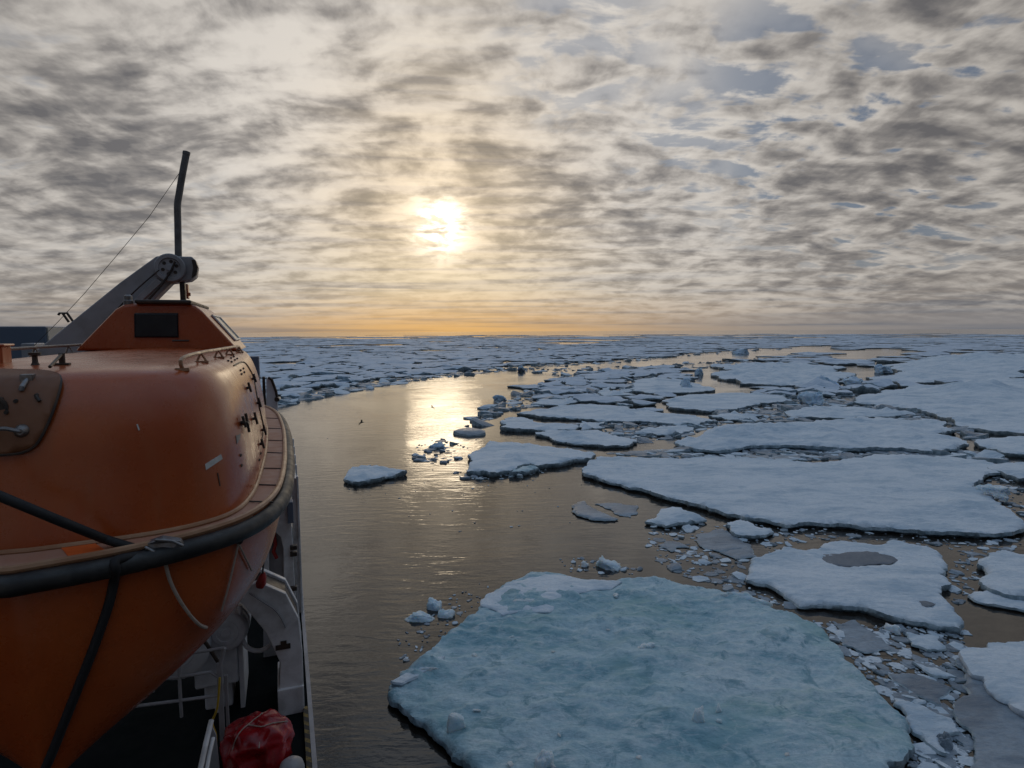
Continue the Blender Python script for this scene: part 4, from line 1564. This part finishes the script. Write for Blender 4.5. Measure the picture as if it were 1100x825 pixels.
# gripe strap round the near end
st = ship_empty('gripe_strap', tuple(hit(T_HULL, 118, 650)), 'black gripe strap drawn tight over the bow fender and down the orange hull', 'strap')
s1 = MB()
pa = hit(T_FD, 128, 592) + Vector((0, -.03, .02))
s1.tube([on_d(-70, 503, 4.42), on_d(0, 533, 4.43), on_d(70, 562, 4.45), on_d(112, 579, pa.y), pa], .030, 10)
s1.build('strap', M['strap'], st, smooth=True)
s2 = MB()
down = [pa, hit(T_FD, 127, 600) + Vector((0, -.025, 0)), hit(T_FD, 125, 607) + Vector((0, -.02, -.02))] + hits(T_HULL, [(122, 622), (117, 645), (109, 670), (98, 700), (84, 735), (68, 775), (50, 818), (44, 836)], .025)
s2.tube(catmull(down, 4), .030, 10)
s2.build('strap', M['strap'], st, smooth=True)
s3 = MB()
c = pa + Vector((.05, .0, .02))
s3.prism([c + Vector(q) for q in ((-.08, -.03, .06), (.02, -.04, .09), (.13, -.02, .05), (.15, 0, -.01), (.03, -.05, -.04), (-.06, -.04, -.02))], (0, .05, .01))
s3.tube([c + Vector((-.02, -.05, .09)), c + Vector((.08, -.05, .07)), c + Vector((.15, -.04, .02))], .012, 6)
s3.tube([c + Vector((-.08, -.06, .05)), c + Vector((-.02, -.07, .01))], .012, 6)
s3.build('clamp', M['steel'], st, bevel=.008)

# ------------------------------------------------------------------ davits
DA = 11.95
dv = ship_empty('davit', (-3.2, DA, EYE - 5.5), 'grey davit arm with a sheave rising behind the lifeboat tower', 'davit')
am = MB()
ap = [(-60, 450), (42, 374), (86, 338), (128, 304), (150, 288), (168, 275), (206, 275.5), (209, 279), (211.5, 286), (210, 297), (204, 301.5), (184, 304), (178, 310), (160, 328), (140, 350), (112, 380), (60, 450)]
am.prism([on_d(x, y, DA) for x, y in ap], (0, .34, 0))
am.build('arm', M['davit_grey'], dv, bevel=.02)
ar = MB()
ar.prism([on_d(x, y, DA - .02) for x, y in ((168, 299), (175, 303), (150, 326), (140, 336), (134, 333), (150, 316))], (0, -.04, 0))
ar.build('stiffener', M['davit_grey'], dv, bevel=.01)
sh = MB()
sc_ = on_d(183, 288, DA - .02)
sh.lathe(sc_, (0, -1, 0), [(0, .24), (.07, .24), (.085, .225), (.085, .17), (.06, .16), (.06, .06), (.10, .05), (.10, .001)], 32)
sheave = sh.build('sheave', M['davit_grey'], dv, smooth=True)
shh = MB()
for k in range(6):
    a = k * math.pi / 3 + .3
    shh.lathe(sc_ + Vector((math.cos(a) * .11, -.058, math.sin(a) * .11)), (0, -1, 0), [(0, .03), (.006, .03)], 12)
shh.build('lightening_hole', M['dark'], sheave)
cabl = MB()
cabl.tube(catmull([on_d(x, y, DA - .13) for x, y in ((188, 281), (183, 292), (172, 308), (160, 322), (158, 330))], 5), .018, 8)
cabl.tube(catmull([on_d(x, y, DA - .10) for x, y in ((171, 290), (150, 308), (128, 330), (112, 350))], 5), .012, 8)
cabl.build('wire_fall', M['dark'], dv, smooth=True)
hk = MB()
a, b = on_d(192.5, 303, DA + .05), on_d(199, 327, DA + .05)
hk.box((a.x, DA + .05, b.z), (b.x, DA + .25, a.z))
hk.build('hook_block', M['dark'], dv, bevel=.015)
hb_ = MB()
a, b = on_d(199.5, 305, DA + .05), on_d(202.5, 321, DA + .05)
hb_.box((a.x, DA + .05, b.z), (b.x, DA + .2, a.z))
hb_.lathe(on_d(203, 318, DA), (0, 0, 1), [(0, .03), (.06, .03)], 10)
hb_.build('release_lever', M['orange'], dv, bevel=.008)
cap = MB()
cap.prism([on_d(x, y, DA - .03) for x, y in ((206, 279), (210, 279), (213, 287), (211.5, 296), (206, 299), (208, 288))], (0, -.06, 0))
cap.build('end_cap', M['dark'], dv, bevel=.008)
bh = MB()
for o_ in (0, 5):
    bh.tube([on_d(x + o_, y, DA + .2) for x, y in ((62.5, 338.5), (64, 336.5), (67, 336.2), (74, 346))], .02, 6)
bh.build('cable_guide', M['dark'], dv, smooth=True)
pd = MB()
pd.box((-5.6, DA - .1, 6.5), (-4.2, DA + .5, EYE - 1.6))
pd.build('pedestal', M['davit_grey'], dv, bevel=.03)

pole = MB()
pole.tube(catmull([on_d(x, y, DA + .42) for x, y in ((192, 300), (191.5, 270), (191, 240), (190.7, 220), (192.5, 208), (196, 187), (200, 166))], 4), .058, 12)
pole.lathe(on_d(200, 166, DA + .42), on_d(200.8, 160, DA + .42) - on_d(200, 166, DA + .42), [(0, .062), (.05, .062), (.06, .03)], 12)
M['pole'] = mat('weathered pole', (0.16, 0.15, 0.145), 0.5, bump=(14, .3, .01), vary=(5, (0.09, 0.08, 0.075), .9))
po = pole.build('bent_pole', M['pole'], smooth=True)
tag(po, 'weathered grey pole with a kink in it, standing up from the davit head', 'pole')
wr = MB()
wr.tube([on_d(x, y, DA + .42) for x, y in ((194, 184), (160, 233), (125, 275), (90, 316), (62, 346), (34, 374))], .0045, 6)
tag(wr.build('wire', M['dark']), 'thin dark wire running from the bent pole down to the left', 'wire')

DF = 9.0
df = ship_empty('davit', (0.0, DF + .3, 6.5), 'white double plated davit foot bolted to the deck under the lifeboat', 'davit')
A_ = [(256, 644), (266, 630), (277, 625), (307, 638), (320.5, 664), (325, 700), (326.5, 752), (300, 754), (301, 712), (286, 680)]
PA = [on_d(x, y, DF) for x, y in A_]
p1 = MB().prism(PA, (0, .10, 0))
p1.build('side_plate', M['white'], df, bevel=.012)
p2 = MB().prism([p + Vector((0, .52, 0)) for p in PA], (0, .10, 0))
p2.build('side_plate', M['white'], df, bevel=.012)
cen = sum(PA, Vector()) / len(PA)
p3 = MB().prism([cen + (p - cen) * .93 + Vector((0, .11, 0)) for p in PA], (0, .40, 0))
p3.build('web', M['dark'], df)
q0, q1 = on_d(298, 742, DF - .03), on_d(327, 757, DF - .03)
MB().box((q0.x, DF - .04, 6.5), (q1.x, DF + .8, q0.z)).build('foot', M['white'], df, bevel=.012)
lg = MB()
q = on_d(304, 694, DF - .02)
lg.box((q.x - .10, DF - .025, q.z - .05), (q.x + .10, DF - .005, q.z + .02))
lg.box((q.x - .03, DF - .025, q.z + .02), (q.x + .05, DF - .005, q.z + .07))
lg.build('maker_plate', M['dark'], df)
cv = MB()
cv.tube(catmull([on_d(x, y, DF - .03) for x, y in ((268, 637), (280, 645), (294, 654), (302, 664), (307, 674))], 4), .012, 6)
cv.build('conduit', M['davit_grey'], df, smooth=True)
rh = MB()
rh.lathe(on_d(279, 631, DF - .1), on_d(282, 620, DF - .1) - on_d(279, 631, DF - .1), [(0, .05), (.06, .07), (.16, .05), (.22, .015)], 12)
rh.build('hook_weight', M['redpaint'], df, smooth=True)
rp = MB()
rp.tube([on_d(282, 620, DF - .1), on_d(284, 590, DF - .2), on_d(284, 565, DF - .3)], .012, 6)
rp.build('pendant_rope', M['dark'], df, smooth=True)

# frame ahead of the davit foot
fm = ship_empty('bulkhead_frame', (0.0, 10.6, 6.5), 'pale grey frame with a rounded opening at the deck edge ahead of the davit foot', 'frame')
d = 10.6
f1 = MB()
outer = [(284, 545), (311, 545), (314, 572), (318, 648), (322, 740), (308, 740), (305, 640), (304.5, 590), (301.5, 577), (296, 572), (291, 574), (289, 590), (289, 640), (283, 640)]
f1.prism([on_d(x, y, d) for x, y in outer], (0, .18, 0))
f1.build('frame', M['white'], fm, bevel=.015)
f2 = MB()
f2.prism([on_d(x, y, d + .19) for x, y in ((283, 545), (311, 545), (318, 648), (322, 740), (283, 740))], (0, .04, 0))
f2.build('panel', M['davit_grey'], fm)
f3 = MB()
a = on_d(295, 592, d + .1)
f3.tube([a + Vector((0, 0, .3)), a + Vector((.02, -.02, .12)), a + Vector((-.02, -.02, 0)), a + Vector((.03, -.02, -.12))], .03, 8)
f3.build('fire_hose', M['redpaint'], fm, smooth=True)
f4 = MB()
a, b = on_d(308, 539, d - .05), on_d(315.5, 561, d - .05)
f4.box((a.x, d - .1, b.z), (b.x, d + .1, a.z))
f4.build('junction_box', M['slate'], fm, bevel=.01)
for y in (588, 595, 632):
    f5 = MB()
    a = on_d(315, y, d - .02)
    f5.box((a.x - .05, d - .06, a.z - .035), (a.x + .06, d + .04, a.z + .035))
    f5.build('clamp', M['dark'], fm, bevel=.008)

# things past the far end of the boat
pv = ship_empty('davit', (-.5, 15.2, 6.5), 'slate blue post with a pale curved arm past the outboard side of the lifeboat', 'davit')
a, b = on_d(272, 383, 15.2), on_d(280.5, 445, 15.2)
MB().box((a.x - .1, 15.2, 6.5), (b.x, 15.6, a.z)).build('post', M['slate'], pv, bevel=.02)
a, b = on_d(281.5, 405, 15.1), on_d(286, 440, 15.1)
MB().box((a.x, 15.1, b.z - 2), (b.x, 15.3, a.z)).build('track', M['dark'], pv, bevel=.015)
c1 = MB()
c1.prism([on_d(x, y, 15.0) for x, y in ((286, 407), (288.5, 405), (292, 409), (296.5, 421), (298.5, 432), (299, 470), (293, 470), (286, 470))], (0, .25, 0))
c1.build('arm', M['white'], pv, bevel=.02)
c2 = MB()
c2.tube([on_d(x, y, 14.95) for x, y in ((288, 405.5), (292, 408), (296.5, 420.5), (298.5, 431))], .03, 8)
c2.lathe(on_d(297.5, 429, 14.9), (0, -1, 0), [(0, .06), (.05, .05)], 12)
c2.build('cable', M['dark'], pv, smooth=True)

# ------------------------------------------------------------------ gear on the deck
ca = ship_empty('raft_canister', tuple(on_d(243, 682, 9.2)), 'white ribbed life raft canister with its round end towards us', 'raft canister')
c_ = on_d(242, 681, 9.2)
cm = MB()
prof = [(0, .001), (0, .06), (.012, .07), (.012, .11), (0, .12), (0, .17), (.012, .18), (.012, .25), (.03, .275), (.06, .285)]
for k in range(8):
    t = .10 + k * .16
    prof += [(t, .285), (t + .04, .285), (t + .05, .30), (t + .10, .30), (t + .11, .285)]
prof += [(1.45, .27), (1.48, .001)]
cm.lathe(c_, (0.02, 1, .02), prof, 36)
cm.build('shell', M['grey_white'], ca, smooth=True)
cm = MB()
cm.lathe(c_, (0.02, 1, .02), [(.30, .303), (.31, .308), (.50, .308), (.51, .303)], 36)
cm.build('label_band', M['white'], ca, smooth=True)
cm = MB()
cm.box((c_.x - .2, c_.y + .2, 6.5), (c_.x - .14, c_.y + 1.2, c_.z - .24))
cm.box((c_.x + .14, c_.y + .2, 6.5), (c_.x + .2, c_.y + 1.2, c_.z - .24))
cm.build('cradle', M['grey_white'], ca)
ca2 = ship_empty('winch', tuple(on_d(188, 704, 9.0)), 'pale winch drum with a square gear housing in shade under the hull', 'winch')
c_ = on_d(190, 702, 9.0)
cm = MB()
cm.lathe(c_, (0.0, 1, 0), [(0, .001), (0, .2), (.02, .22), (.02, .36), (.05, .40), (.8, .40), (.85, .001)], 36)
cm.build('drum', M['grey_white'], ca2, smooth=True)
a, b = on_d(205, 684, 9.25), on_d(256, 737, 9.25)
cm = MB()
cm.box((a.x, 9.35, b.z), (b.x, 10.3, a.z))
cm.box((a.x + .1, 9.5, 6.5), (b.x - .1, 10.1, b.z))
cm.build('gear_housing', M['grey_white'], ca2, bevel=.03)
cm = MB()
cm.tube([on_d(205, 674, 8.7), on_d(222, 692, 8.7), on_d(236, 714, 8.7)], .025, 8)
cm.build('brake_lever', M['dark'], ca2)

rl = ship_empty('guard_rail', tuple(on_d(192, 760, 8.5)), 'white tubular guard rail in front of the winch', 'railing')
d = 8.5
rr = MB()
for seg in (((143, 759), (190, 753), (234, 747)), ((143, 759), (153, 737)), ((162, 731), (200, 726), (226, 722), (234, 727)), ((190, 704), (216, 700), (241, 696)),
            ((192, 700), (193, 735), (195, 770))):
    rr.tube([on_d(x, y, d) for x, y in seg], .021, 8)
rr.build('bar', M['davit_grey'], rl, smooth=True)
rq = MB()
a = on_d(235.5, 712, d)
rq.tube([on_d(241, 696, d), on_d(238, 708, d), on_d(236, 716, d)], .026, 8)
rq.box((a.x - .035, d - .02, 6.5), (a.x + .03, d + .02, a.z))
rq.box((a.x + .045, d + .02, 6.5), (a.x + .085, d + .06, a.z - .2))
rq.build('post', M['davit_grey'], rl, bevel=.006)
r3 = MB()
r3.box((on_d(154, 740, d).x, d + .3, on_d(154, 759, d).z), (on_d(160, 740, d).x, d + .34, on_d(154, 735, d).z))
r3.build('post', M['davit_grey'], rl)
lr = ship_empty('ladder_rail', tuple(on_d(220, 800, 7.3)), 'pair of pale sloping ladder rails at the bottom frame edge beside the red bundle', 'ladder')
r4 = MB()
r4.tube([on_d(227, 774, 7.6), on_d(222, 795, 7.4), on_d(210, 850, 6.9)], .03, 10)
r4.build('handrail', M['white'], lr, smooth=True)
r4 = MB()
r4.tube([on_d(229, 793, 7.6), on_d(225, 810, 7.4), on_d(218, 850, 7.0)], .022, 10)
r4.build('handrail', M['white'], lr, smooth=True)
r4 = MB()
r4.prism([on_d(x, y, 7.7) for x, y in ((225, 775), (232, 790), (240, 870), (214, 870))], (0, .03, 0))
r4.build('side_plate', M['davit_grey'], lr)
yr = MB()
yr.tube(catmull([on_d(x, y, 8.3) for x, y in ((236, 728), (235, 745), (233, 762), (228, 776), (232, 790), (231, 806), (226, 830))], 4), .014, 6)
tag(yr.build('rope', M['yellow'], smooth=True), 'thin yellowish rope hanging down the guard rail post', 'rope')
ho_ = MB()
ho_.tube(catmull([on_d(x, y, 9.3) for x, y in ((258, 650), (258, 672), (261, 688), (268, 697), (279, 699), (289, 694), (295, 686))], 5), .032, 10)
tag(ho_.build('hose', M['grey_white'], smooth=True), 'white hose hanging in a loop between the canister and the davit foot', 'hose')
rb_ = MB()
a = on_d(259, 648, 9.7)
rb_.lathe(a, (0, .3, 1), [(-.16, .05), (-.1, .09), (.05, .09), (.12, .05), (.16, .02)], 14)
tag(rb_.build('fire_extinguisher', M['redpaint'], smooth=True), 'red cylinder half hidden behind the white ribbed canister', 'extinguisher')

# red bundle
tb = bmesh.new()
bmesh.ops.create_icosphere(tb, subdivisions=5, radius=1.0)
for v in tb.verts:
    p = v.co.copy()
    th_ = math.atan2(p.y, p.x)
    pleat = abs(math.sin(3.2 * th_ + 2.6 * noise.noise(p * 1.1) + 1.2 * p.z))
    q = p * 1.25 + Vector((3, 1, 7)) + noise.noise_vector(p * 1.3) * .3
    dd, _ = noise.voronoi(q)
    crease = min(1.0, (dd[1] - dd[0]) * 1.3)
    k = 1.02 - .15 * pleat * (1 - .5 * max(p.z, 0)) - .17 * crease + .10 * noise.noise(p * 1.2 + Vector((1, 5, 2))) - .12 * p.z * (1 if p.z < 0 else .3)
    sq = (abs(p.x) ** 3 + abs(p.y) ** 3 + abs(p.z) ** 3) ** (-1 / 3)
    p = p * (k * (0.55 + .45 * sq))
    v.co = Vector((p.x * .44, p.y * .42, max(p.z, -.80) * .36))
tv = MB()
ctr = on_d(277, 791, 8.05)
tv.add([v.co + Vector((ctr.x, 8.05, 6.5 + .29)) for v in tb.verts], [tuple(v.index for v in f.verts) for f in tb.faces])
tb.free()
bund = tv.build('tarp_bundle', M['red'], smooth=True, auto=False)
tag(bund, 'shiny red tarpaulin bundle tied up on the dark deck', 'bundle')
T_B = bvh_of(tv)
ln = MB()
pp = hits(T_B, [(p.x, p.y) for p in catmull([(250, 806, 0), (256, 790, 0), (266, 779, 0), (276, 771, 0), (286, 763, 0)], 4)], .012)
ln.tube(pp, .007, 6)
pp = hits(T_B, [(p.x, p.y) for p in catmull([(266, 779, 0), (280, 781, 0), (295, 777, 0), (308, 775, 0)], 4)], .012)
ln.tube(pp, .007, 6)
ln.build('lashing', M['rope'], bund)
dm_ = MB()
a = on_z(314, 842, 6.5)
dm_.lathe(a, (0, 0, 1), [(0, .15), (.2, .15), (.27, .13), (.31, .08), (.32, .001)], 24)
tag(dm_.build('vent_cap', M['davit_grey'], smooth=True), 'grey domed vent cap beside the red bundle at the deck edge', 'vent')

# ------------------------------------------------------------------ the ship
shp = ship_empty('ship', (-8, 6, 0), 'dark decked ship carrying the lifeboat, its side running down to the water', 'ship')
EDGE = .20
plan = [(EDGE, -34), (EDGE, 17), (-.5, 24), (-2.6, 32), (-6.5, 40), (-8.2, 42), (-9.9, 40), (-13.8, 32), (-15.9, 24), (-16.6, 17), (-16.6, -34)]
hb2 = MB()
np_ = len(plan)
hb2.add([(l, d, 6.49) for l, d in plan] + [(l + (-.3 if l > -8 else .3), d - (1.5 if d > 30 else 0), -1.0) for l, d in plan],
        [(i, (i + 1) % np_, np_ + (i + 1) % np_, np_ + i) for i in range(np_)])
hb2.build('hull', M['hullpaint'], shp)
dk = MB()
dk.add([(l - (.01 if l > -8 else -.01), d, 6.5) for l, d in plan], [tuple(range(np_))])
dk.build('deck', M['deck'], shp)
ed = MB()
ed.box((EDGE - .025, -20, 6.44), (EDGE + .035, 16.9, 6.525))
ed.build('edge_trim', M['davit_grey'], shp)
bw_ = MB()
bw_.box((.10, 12.3, 6.5), (.17, 16.8, 9.2))
for dd in (12.2, 13.3, 14.4, 15.5, 16.6):
    bw_.box((.17, dd, 6.5), (.21, dd + .12, 9.25))
bw_.build('bulwark', M['white'], shp, bevel=.01)
sup = MB()
sup.box((-16.2, -30, 6.5), (-.6, -1.6, 15.5))
sup.build('superstructure', M['white'], shp, bevel=.05)
dkh = ship_empty('deckhouse', (-12, 31, 6.5), 'slate blue deckhouse with its sunlit side coloured pale at the far left, beyond the boat', 'deckhouse')
a = on_d(49, 350.5, 30)
MB().box((a.x - 9, 30, 6.5), (a.x, 35.5, a.z)).build('wall', M['slate'], dkh, bevel=.04)
MB().box((a.x + .01, 30.05, 6.5), (a.x + .06, 35.4, a.z - .05)).build('sunlit_side', M['cream'], dkh)  # pale sheet over the wall: its sunlit look is in the colour
b = on_d(22, 369, 26)
MB().box((b.x, 26, 6.5), (on_d(37, 369, 26).x, 27, b.z)).build('vent_box', M['davit_grey'], dkh, bevel=.03)


# hazard striped strip along the deck edge
hzm = bpy.data.materials.new('hazard stripes')
hzm.use_nodes = True
k = G(hzm.node_tree)
b_ = k.n('ShaderNodeBsdfPrincipled')
o_ = k.n('ShaderNodeOutputMaterial')
k.link(b_.outputs[0], o_.inputs[0])
tcn = k.n('ShaderNodeTexCoord').outputs['Object']
spx = k.n('ShaderNodeSeparateXYZ')
k.link(tcn, spx.inputs[0])
ph_ = k.m('FRACT', k.m('MULTIPLY', k.m('ADD', spx.outputs[1], k.m('MULTIPLY', spx.outputs[0], 1.0)), 5.2))
k.link(k.mix(k.m('GREATER_THAN', ph_, .55), (.012, .012, .012), k.mix(k.mr(k.noise(tcn, 18, 4), .4, .7), (.20, .13, .02), (.06, .045, .015))), b_.inputs['Base Color'])
b_.inputs['Roughness'].default_value = .6
hz = MB()
hz.box((EDGE - .095, 3, 6.5), (EDGE - .03, 9.0, 6.56))
hz.build('edge_strip', hzm, shp)

# ------------------------------------------------------------------ birds
def bird(px, py, dist, span, bank, yaw, label):
    mb = MB()
    # one continuous sheet body: spine rings joined to wing rings
    body = [(-.22, .004), (-.17, .022), (-.08, .05), (.02, .06), (.12, .05), (.18, .03), (.21, .034), (.24, .026), (.27, .008), (.30, .003)]
    mb.lathe((0, 0, 0), (0, 1, 0), [(a * span, r * span) for a, r in body], 12)
    for s in (-1, 1):
        sec = []
        for (x, y0, y1, z) in ((.03, -.06, .11, .03), (.16, -.03, .13, .10), (.26, -.06, .10, .11), (.38, -.11, .02, .08), (.50, -.16, -.12, .04)):
            sec.append([(s * x * span, y0 * span, z * span), (s * x * span, y1 * span, z * span), (s * x * span, (y0 * .4 + y1 * .6) * span, (z + .014) * span)])
        vs = [q for t in sec for q in t]
        fs = []
        for i in range(4):
            for k_ in range(3):
                fs.append((i * 3 + k_, i * 3 + (k_ + 1) % 3, i * 3 + 3 + (k_ + 1) % 3, i * 3 + 3 + k_))
        fs += [(0, 1, 2), (12, 13, 14)]
        mb.add(vs, fs)
    mb.add([(0, -.2 * span, 0), (.05 * span, -.32 * span, 0), (-.05 * span, -.32 * span, 0), (0, -.2 * span, .012 * span)], [(0, 1, 2), (0, 1, 3), (1, 2, 3), (2, 0, 3)])
    o = mesh_obj('bird', mb.v, mb.f, M['bird'], smooth=True)
    o.location = CAM + ray(px, py) * dist
    o.rotation_euler = (R(8), bank, yaw)
    tag(o, label, 'bird')


bird(388, 454, 62, 1.05, R(-38), R(-60), 'dark seabird banking low over the open water beside the lifeboat')
bird(464.5, 437.5, 78, 1.0, R(40), R(70), 'small seabird flying in front of the sun glitter on the water')
